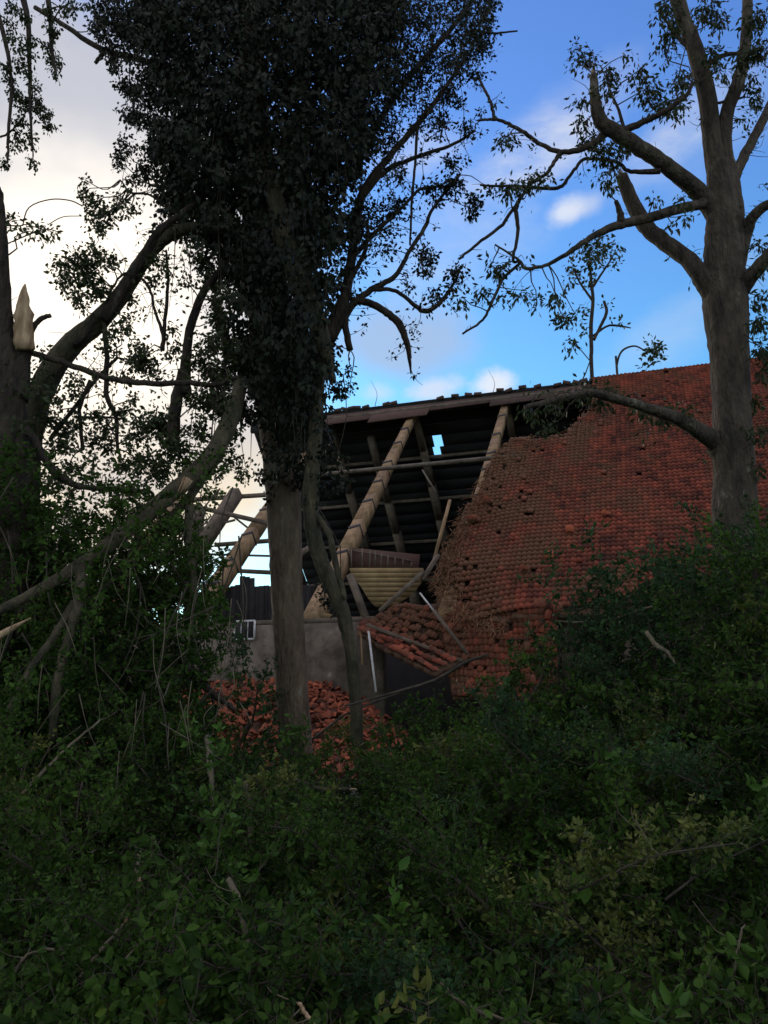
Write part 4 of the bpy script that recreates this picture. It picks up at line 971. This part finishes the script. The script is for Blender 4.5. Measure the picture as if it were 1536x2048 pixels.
# twiggy wisps on the ridge
for k, (x, y, t) in enumerate(((985, 790, 'left of the second rafter'), (500 + 250, 812, 'near the first rafter'))):
    b = MB(); 
    for j in range(1): tube(b, [P(x + j * 5, y, 36), P(x + 4 + j * 3, y - 25, 36), P(x - 8 + j * 9, y - 50, 36)], [.016, .010, .006], sides=4)
    tag(b.build('dead_twig', 'twig'), 'wispy dead twig caught on the roof ridge ' + t, 'twig')

# --- far hedge and trees behind everything
hb = MB(); n = 9000
x = rng.uniform(-70, 70, n); y = 75 + rng.normal(0, 2.5, n)
hh = np.array([4.2 + 1.6 * mnoise.noise(Vector((a * .12, 0, 0))) + .8 * mnoise.noise(Vector((a * .5, 3, 0))) for a in x])
z = rng.uniform(0, 1, n) ** .7 * hh
sprigs(hb, np.stack([x, y, z], 1), 6, .5, .75, .7, .1)
tag(hb.build('distant_hedge', 'hedge'), 'dark band of far trees beyond the building', kind='stuff')

# ------------------------------------------------------------------ fallen foliage in the foreground
HX = np.array([-9, -5, -3, -2.0, -1.3, -.75, 0, .7, 1.5, 2.0, 2.4, 3.1, 3.8, 4.4, 5, 6, 9])
HH = np.array([2.1, 1.7, 1.3, .95, .70, .66, .66, 1.0, 1.15, 1.3, 1.9, 2.6, 3.0, 2.9, 2.8, 2.8, 2.8])
def heap(x, y):
    s = np.clip((y - 2.6) / 6.4, 0, 1); s = s * s * (3 - 2 * s)
    n1 = mnoise.noise(Vector((x * .8, y * .8, 2))); n2 = mnoise.noise(Vector((x * 2.2, y * 2.2, 7)))
    b_ = np.clip((12.6 - y) / 2.2, 0, 1)
    return (.12 + np.interp(x * (1 if y < 9 else 1), HX, HH) * s) * (1 + .16 * n1) * b_ + .22 * n1 + .13 * n2
# one sprig template: curved stem with leaves on both sides
def spray_template(nl, ln_, lsz, wd, seed):
    st = MB(); lf = MB()
    d = np.array([1.0, 0, 0]); pts = [np.zeros(3)]
    for k in range(5): d = nrm(d + rng.normal(0, .18, 3) + [0, 0, -.05]); pts.append(pts[-1] + d * ln_ / 5)
    tube(st, pts, np.linspace(.0045, .0015, 6), sides=3, sub=1, cap=False)
    sidep = []
    for k in range(7):
        i = random.randint(1, 4); a = pts[i]; e = a + nrm(rng.normal(0, 1, 3) + [.8, 0, 0]) * ln_ * random.uniform(.2, .45)
        tube(st, [a, (a + e) / 2 + rng.normal(0, .015, 3), e], [.0028, .002, .001], sides=3, sub=1, cap=False); sidep.append((a, e))
    pos, ax = [], []
    for k in range(nl):
        a, e = random.choice(sidep) if random.random() < .75 else (pts[1], pts[5])
        t = random.random() ** .7; q = a + (e - a) * t; pos.append(q + rng.normal(0, .008, 3))
        v = nrm(e - a) * .6 + nrm(rng.normal(0, 1, 3)); ax.append(v)
    leaves(lf, np.array(pos), np.array(ax), rng.uniform(.55, 1.2, nl) * lsz, wd, fine=True, fold=.35)
    cat = lambda b_: (np.concatenate(b_.v), np.concatenate(b_.q) if b_.q else None, np.concatenate(b_.r))
    return cat(lf), cat(st)
T_AR = [spray_template(50, .50, .060, .55, k) for k in range(8)]
T_AS = [spray_template(48, .50, .065, .32, k) for k in range(4)]      # narrow leaves
def put_sprays(lb, sb_, places, temps):
    """places: list of (pos, dir, scale, tone)"""
    for pos, d, sc, tone in places:
        (lv, lq, lr), (sv, sq, _) = random.choice(temps)
        d = nrm(d); s = nrm(np.cross(d, rng.normal(0, 1, 3))); n_ = np.cross(d, s); m_ = np.stack([d, s, n_]) * sc
        lb.add(lv @ m_ + pos, lq, rnd=np.clip(lr * .5 + tone * .5, 0, 1), dirt=np.zeros(len(lv)))
        sb_.add(sv @ m_ + pos, sq, rnd=.5)
def heap_places(n, x0, x1, y0, y1, lift=.0, thick=.35, scale=(.7, 1.3), keep=None):
    pl = []
    while len(pl) < n:
        y = y0 + (y1 - y0) * random.random() ** .8; x = random.uniform(x0, x1) * (.35 + y / 12)
        if keep and not keep(x, y): continue
        z = float(heap(x, y)) - abs(random.gauss(0, thick)) + lift + .06
        tone = .08 + .5 * mnoise.noise(Vector((x * 1.1, y * 1.1, z * 1.1 + 3)))  # lower layer kept dark: shade between the tufts is put into leaf tone
        d = np.array([random.gauss(0, .8), random.gauss(-.45, .6), random.gauss(.25, .5)])
        pl.append((np.array([x, y, max(.03, z)]), d, random.uniform(*scale), min(1, max(0, tone))))
    return pl
def heap_mass(name, label, n, x0, x1, y0, y1, mt, temps, keep=None, **k):
    lb, sb_ = MB(), MB(); put_sprays(lb, sb_, heap_places(n, x0, x1, y0, y1, keep=keep, **k), temps)
    o = lb.build(name, mt); tag(o, label, kind='stuff')
    s = sb_.build(name.replace('foliage', 'twigs'), 'twig'); tag(s, 'thin twigs tangled among ' + label, kind='stuff')
def clumped(n, per, x0, x1, y0, y1, keep=None, rad=(.20, .48)):
    """rounded tufts of sprays standing out of the heap, each tuft with its own tone"""
    pl = []; k = 0
    while k < n:
        y = y0 + (y1 - y0) * random.random() ** .85; x = random.uniform(x0, x1) * (.35 + y / 12)
        if keep and not keep(x, y): continue
        k += 1; r_ = random.uniform(*rad) * (.75 + .05 * y)
        c = np.array([x, y, max(.1, float(heap(x, y)) + random.uniform(-.55, .16))])
        tone = np.clip(random.gauss(.46, .32) + .35 * mnoise.noise(Vector((x * .5, y * .5, 9))), 0, 1); main = nrm(np.array([random.gauss(0, .5), random.gauss(-.6, .3), random.gauss(.45, .35)]))
        for q in range(int(per * random.uniform(.6, 1.4))):
            v = nrm(rng.normal(0, 1, 3) + main * .9)
            pl.append((c + v * r_ * random.uniform(.25, .9), v + np.array([0, 0, -.25]), random.uniform(.55, 1.0), float(np.clip(tone + random.gauss(0, .08), 0, 1))))
    return pl
KEEP = lambda x, y: not (x > 2.2 and y > 7.5)
def heap_mass(name, label, places, mt, temps, tw='twig'):
    lb, sb_ = MB(), MB(); put_sprays(lb, sb_, places, temps)
    tag(lb.build(name, mt), label, kind='stuff'); tag(sb_.build(name.replace('foliage', 'twigs'), tw), 'thin twigs tangled among ' + label, kind='stuff')
heap_mass('fallen_foliage', 'the dark green leaves of storm-felled branches heaped in the foreground', heap_places(1900, -6.5, 4.5, 2.9, 12.2, thick=.3, lift=-.34, keep=KEEP) + clumped(330, 12, -6.3, 4.6, 2.9, 11.6, KEEP), 'leaf_heap', T_AR)
T_BIG = [spray_template(22, .42, .092, .55, k) for k in range(4)]
heap_mass('fresh_leaf_foliage', 'tufts of larger fresh green leaves on the fallen heap', clumped(120, 6, -6, 6.5, 2.9, 11.3, KEEP, (.14, .32)), 'leaf_bright', T_BIG)
heap_mass('yellowing_foliage', 'small tufts of yellow-green leaves in the fallen heap', clumped(60, 3, -5, 6, 3.0, 11.3, KEEP, (.08, .18)), 'leaf_yellow', T_AR)
heap_mass('narrow_leaf_foliage', 'patches of narrow leaves in the fallen heap', clumped(75, 9, -6, 7, 3.0, 11.3, KEEP), 'leaf_shrub', T_AS)
# right shrub mass: several bushes side by side
def bush(label, cx, cy, w_, h_, n, temps, mt, dp_=1.2, name='shrub', cat='shrub', foot=0.0):
    t = thing(name, label, cat, (cx, cy, 0), 'bushes at the foot of the right tree' if name == 'shrub' else None)
    sb_ = MB()
    for k in range(7):
        tip = np.array([cx + random.uniform(-.7, .7) * w_, cy + random.uniform(-.5, .5) * dp_, h_ * random.uniform(.6, .9)])
        tube(sb_, curved((cx + random.uniform(-.2, .2), cy, -.05), tip, .1, 3), np.linspace(.04, .012, 5), sides=6, sub=3)
    sb_.build('stems', 'bark_dark', t, smooth=True)
    lb, tb = MB(), MB(); pl = []
    while len(pl) < n:
        v = rng.normal(0, 1, 3); v = nrm(v); r_ = random.uniform(.45, 1.0) ** .5
        f = 1 + .30 * mnoise.noise(Vector((v[0] * 2 + cx, v[1] * 2, v[2] * 2))) + .12 * mnoise.noise(Vector((v[0] * 6 + cx, v[1] * 6, v[2] * 6)))
        p = np.array([cx + v[0] * w_ * r_ * f, cy + v[1] * dp_ * r_ * f, h_ * .5 + v[2] * h_ * .5 * r_ * f])
        if p[2] < foot + .05: continue
        d = v + rng.normal(0, .5, 3) + [0, 0, .1]
        tone = .5 + .8 * mnoise.noise(Vector((p[0] * 1.3, p[1] * 1.3, p[2] * 1.3)))
        pl.append((p, d, random.uniform(.7, 1.25), min(1, max(0, tone))))
    put_sprays(lb, tb, pl, temps); tb.build('twigs', 'twig', t, kind='stuff'); lb.build('foliage', mt, t, kind='stuff')
bush('tallest dark green bush directly in front of the right trunk', 4.0, 9.2, 1.15, 3.45, 560, T_AR, 'leaf_shrub')
bush('dense bush at the right edge beside the right trunk', 5.4, 9.6, 1.3, 3.3, 480, T_AR, 'leaf_shrub')
bush('broad bluish-green bush left of the right trunk against the red tiles', 3.0, 9.0, 1.0, 2.95, 420, T_AR, 'leaf_shrub')
bush('slim pointed bush tip standing up before the red tiled slope', 2.18, 9.4, .33, 3.25, 120, T_AR, 'leaf_shrub', dp_=.5)
bush('low leafy bush in front of the sagging roof section', 1.72, 9.6, .45, 2.25, 75, T_AR, 'leaf_heap', dp_=.7)
bush('small low bush in front of the dark wall opening', .45, 9.9, .35, 1.6, 50, T_AR, 'leaf_heap', dp_=.6)
bush('rounded bush beneath the eave at the centre right', 2.7, 8.4, .9, 1.9, 280, T_AR, 'leaf_heap')

bush('low leafy bush before the grey wall left of the thick trunk', -2.15, 10.7, .75, 2.45, 120, T_AR, 'leaf_shrub', dp_=.5)
# left fallen crown: leafy mass hanging under the fallen trunk
fc = thing('slumped_treetop', 'torn leafy treetop slumped in a dark tangle at the left below the fallen trunk', 'treetop', (-4.2, 9.4, 0))
lb, tb = MB(), MB()
poly = [(-60, 880), (30, 930), (80, 1040), (150, 1090), (250, 1110), (340, 1130), (385, 1170), (390, 1190), (395, 1210), (385, 1290), (380, 1340), (390, 1420), (430, 1500), (-60, 1500)]
pts = np.vstack([fill_poly(poly, 1150, 9.4, 1.4, 1.9, -.18, 1.0), fill_poly([(80, 960), (380, 1000), (400, 1150), (60, 1150)], 150, 9.4, 1.2, 2.6, .0, 3.0)]); 
pl = [(p, np.array([random.gauss(0, .6), random.gauss(-.3, .5), random.gauss(-.2, .6)]), random.uniform(.7, 1.3), min(1, max(0, .45 + .8 * mnoise.noise(Vector(p) * 1.2)))) for p in pts]
put_sprays(lb, tb, pl, T_AR)
for k in range(34):
    x, y = random.uniform(-30, 500), random.uniform(950, 1400); l_ = random.uniform(60, 260); a_ = random.gauss(1.9, .5); Y = random.uniform(7.6, 9)
    e = (x + math.cos(a_) * l_, y + math.sin(a_) * l_)
    tube(tb, [P(x, y, Y), P((x + e[0]) / 2 + random.gauss(0, 14), (y + e[1]) / 2, Y - .1), P(*e, Y - .1)], [.009, .007, .003], sides=4, sub=3, cap=False)
tb.build('twigs', 'twig', fc, kind='stuff'); tb = MB()
for k in range(60):   # thin bare strands hanging and slanting through the tangle
    x, y = random.uniform(-30, 480), random.uniform(1000, 1560); l_ = random.uniform(40, 190); a_ = random.gauss(1.75, .35); Y = random.uniform(6.6, 8.4)
    e = (x + math.cos(a_) * l_, y + math.sin(a_) * l_)
    tube(tb, [P(x, y, Y), P((x + e[0]) / 2 + random.gauss(0, 9), (y + e[1]) / 2, Y - .1), P(*e, Y - .15)], [.005, .004, .002], sides=3, sub=3, cap=False)
tb.build('bare_strands', 'twig_pale', fc, kind='stuff'); lb.build('foliage', 'leaf_heap', fc, kind='stuff')

# individual broken sticks and leafy boughs lying on the heap ----------------------
def on_heap(px, py, lift=.05):
    r = ray(px, py); best = 5.0
    for Y in np.linspace(3.0, 12, 160):
        p = np.array([0, 0, EYE]) + r * (Y / r[1])
        if p[2] < float(heap(p[0], p[1])) + lift: best = Y; break
        best = Y
    return best
sticks = [
 ([(455, 1757, 7), (474, 1792, 8), (488, 1850, 8), (500, 1905, 6)], 'twig_pale', 'mottled pale stick standing in the lower heap left of centre', True),
 ([(490, 1562, 7), (501, 1640, 8), (497, 1710, 7)], 'bark_moss', 'upright mossy stub poking from the heap below the thick trunk', False),
 ([(592, 1560, 5), (640, 1578, 6), (700, 1578, 5)], 'bark_moss', 'short snapped branch with a pale tip below the thick trunk', True),
 ([(690, 1560, 8), (745, 1512, 7), (812, 1490, 5)], 'bark_moss', 'mossy branch with a pale broken tip right of the thick trunk', True),
 ([(590, 1502, 4), (650, 1460, 4), (700, 1425, 3), (800, 1385, 3)], 'twig', 'thin dark branch reaching up past the tile rubble', False),
 ([(690, 1412, 3), (790, 1385, 4), (870, 1360, 4), (930, 1325, 5), (975, 1310, 3)], 'twig', 'dark branch running along below the orange roof strip', False),
 ([(160, 1955, 4), (200, 1905, 5), (243, 1852, 4)], 'twig_pale', 'forked pale stick at the lower left', True),
 ([(20, 1965, 3), (45, 1920, 3), (80, 1900, 3), (125, 1900, 3)], 'twig_pale', 'arched pale twig in the lower left corner', False),
 ([(245, 1925, 3), (290, 1880, 3), (345, 1870, 2)], 'twig_pale', 'thin arched twig right of the forked stick', False),
 ([(1112, 1243, 3), (1190, 1244, 4), (1250, 1232, 4), (1316, 1208, 3)], 'twig_pale', 'long pale branch lying across the bush under the eave', False),
 ([(596, 2008, 5), (612, 2030, 6), (632, 2052, 5)], 'wood_raw', 'bright bare splinter of wood at the bottom edge', True),
 ([(880, 1965, 3), (930, 2010, 4), (1000, 2035, 4), (1060, 2046, 3)], 'twig_pale', 'long thin stem lying along the bottom edge', False),
 ([(1450, 1995, 3), (1468, 1940, 4), (1478, 1885, 3), (1490, 1850, 2)], 'twig_pale', 'yellowish stalk rising at the lower right corner', False),
 ([(415, 1475, 9), (420, 1530, 8), (425, 1600, 6)], 'twig_pale', 'torn pale stub with radiating shreds at the left of the trunk', True),
 ([(60, 1480, 8), (110, 1400, 8), (140, 1300, 7)], 'bark_moss', 'slanting mossy branch left of centre below the fallen trunk', False),
 ([(345, 1290, 8), (385, 1350, 10), (430, 1390, 8), (470, 1420, 6)], 'bark_dark', 'dark bough leaning against the rubble of tiles', False),
 ([(0, 1640, 4), (70, 1560, 5), (130, 1500, 4), (200, 1440, 3)], 'twig_pale', 'long slanting twig at the left edge of the heap', False),
 ([(545, 1655, 3), (590, 1630, 3), (612, 1640, 2), (600, 1680, 2)], 'twig_pale', 'crooked twig below the pale-tipped snapped branch', False),
 ([(280, 1690, 5), (275, 1740, 5), (278, 1760, 4)], 'twig_pale', 'short upright stub among the left leaves', True),
 ([(150, 1650, 2), (160, 1580, 2.5), (175, 1530, 2)], 'twig', 'thin upright twig at the left of the heap', False),
 ([(1060, 1400, 3), (1085, 1350, 3), (1100, 1300, 2)], 'twig', 'thin leaning twig before the sagging roof section', False),
 ([(1010, 1500, 3), (980, 1490, 2.5), (962, 1482, 2)], 'twig_pale', 'short pale twig on the heap below the roof section', False),
 ([(1270, 1640, 3), (1300, 1690, 3), (1325, 1720, 2)], 'twig_pale', 'small pale stick on the right side of the heap', False),
 ([(1294, 1264, 6), (1312, 1290, 6), (1334, 1304, 5), (1352, 1328, 2)], 'twig_pale', 'pale torn bark strip hanging in the right bush', False)]
for pth, mt, lab, brk in sticks:
    Ys = [on_heap(x, y, .10) - .42 for x, y, _ in pth]; Ym = float(np.median(Ys))
    if pth[0][1] < 1480: Ym = min(Ym, 8.4)
    Yv = [Ym + (Y - Ym) * .25 for Y in Ys]
    pts = np.array([P(x, y, Y) for (x, y, _), Y in zip(pth, Yv)]); rad = [.75 * w_ * Y / F for (_, _, w_), Y in zip(pth, Yv)]
    t = thing('broken_branch', lab, 'branch', pts[0])
    b = MB(); p, _ = tube(b, pts, rad, sides=7, sub=5, lump=.12, wob=.003); b.build('stem', mt, t, smooth=True)
    tb = MB(); auto_twigs(tb, MB(), p, 5, .22, rad=.0035, t0=.1); tb.build('side_twigs', mt if mt != 'wood_raw' else 'twig_pale', t, kind='stuff')
    if brk:
        s_ = MB(); splinter(s_, pts[-1], pts[-1] - pts[-2], rad[-1] * 1.1, .07, 6); s_.build('broken_end', 'wood_raw', t)
# leafy boughs: one kind, separate individuals on the heap
bl, bs = MB(), MB()
main = [np.zeros(3), np.array([.35, .05, .04]), np.array([.75, -.04, .10]), np.array([1.15, .06, .06])]
tube(bs, main, [.009, .007, .005, .003], sides=6, sub=3)
pl = []
for k in range(16):
    t = random.uniform(.15, 1); q = main[0] * (1 - t) + main[3] * t; q = q + [0, 0, .05 * math.sin(3 * t)]
    pl.append((q, np.array([.7, random.uniform(-1, 1), random.uniform(-.3, .8)]), random.uniform(.5, .8), random.random()))
put_sprays(bl, bs, pl, T_AR)
mesh_s = bs.mesh('bough_stem', 'twig'); mesh_l = [bl.mesh('bough_foliage', k) for k in ('leaf_heap', 'leaf_shrub', 'leaf_yellow')]
spots = [(300, 1900, 0, 'bright leafed bough at the bottom left with pointed green leaves'), (100, 1800, 0, 'leafy bough at the left above the arched twigs'), (80, 1680, 2, 'yellowish leafy bough at the far left of the heap'),
         (600, 1470 + 60, 0, 'leafy bough at the foot of the thick trunk'), (730, 1470, 2, 'pale yellow-green bough just right of the thick trunk'), (560, 1690, 2, 'yellowish bough below the snapped branches'), (800, 1560, 0, 'green bough beneath the pale-tipped mossy branch'),
         (940, 1530, 2, 'yellow-green bough at the centre of the heap'), (1040, 1460, 0, 'leafy bough below the sagging roof section'), (700, 1760, 0, 'dark leafy bough at the lower centre'), (880, 1640, 0, 'leafy bough in the middle of the heap'), (1100, 1590, 1, 'blue-green bough right of centre'),
         (1280, 1500, 1, 'blue-green bough below the broad right bush'), (1440, 1600, 1, 'dark bough at the right edge'), (1330, 1800, 0, 'leafy bough in the lower right'), (1060, 1820, 2, 'yellowish bough at lower centre right'), (470, 1980, 0, 'big-leaved bough at the bottom left of centre'), (700, 1950, 1, 'dark bough at the bottom centre'),
         (1150, 1990, 0, 'bough lying at the bottom right of centre'), (1420, 2000, 2, 'yellowish tuft around the stalk in the lower right corner'), (950, 1900, 0, 'leafy bough above the long thin bottom stem'), (300, 1560, 0, 'leafy bough among the bare twigs at the left'), (190, 1990, 0, 'leafy bough in the bottom left corner'), (1230, 1370, 1, 'dark leafy bough on the bush beneath the eave')]
for x, y, k, lab in spots:
    Y = on_heap(x, y, .05); p = P(x, y, Y - .1)
    t = thing('leafy_bough', lab, 'bough', p, 'leafy boughs broken off and lying on the heap')
    t.rotation_euler = (random.uniform(-.5, .5), random.uniform(-.6, .1), random.uniform(0, 6.28)); s = random.uniform(.75, 1.1); t.scale = (s, s, s)
    for nm, me in (('stem', mesh_s), ('foliage', mesh_l[k])):
        o = bpy.data.objects.new(nm, me); scene.collection.objects.link(o); o.parent = t
        if nm == 'foliage': o['kind'] = 'stuff'
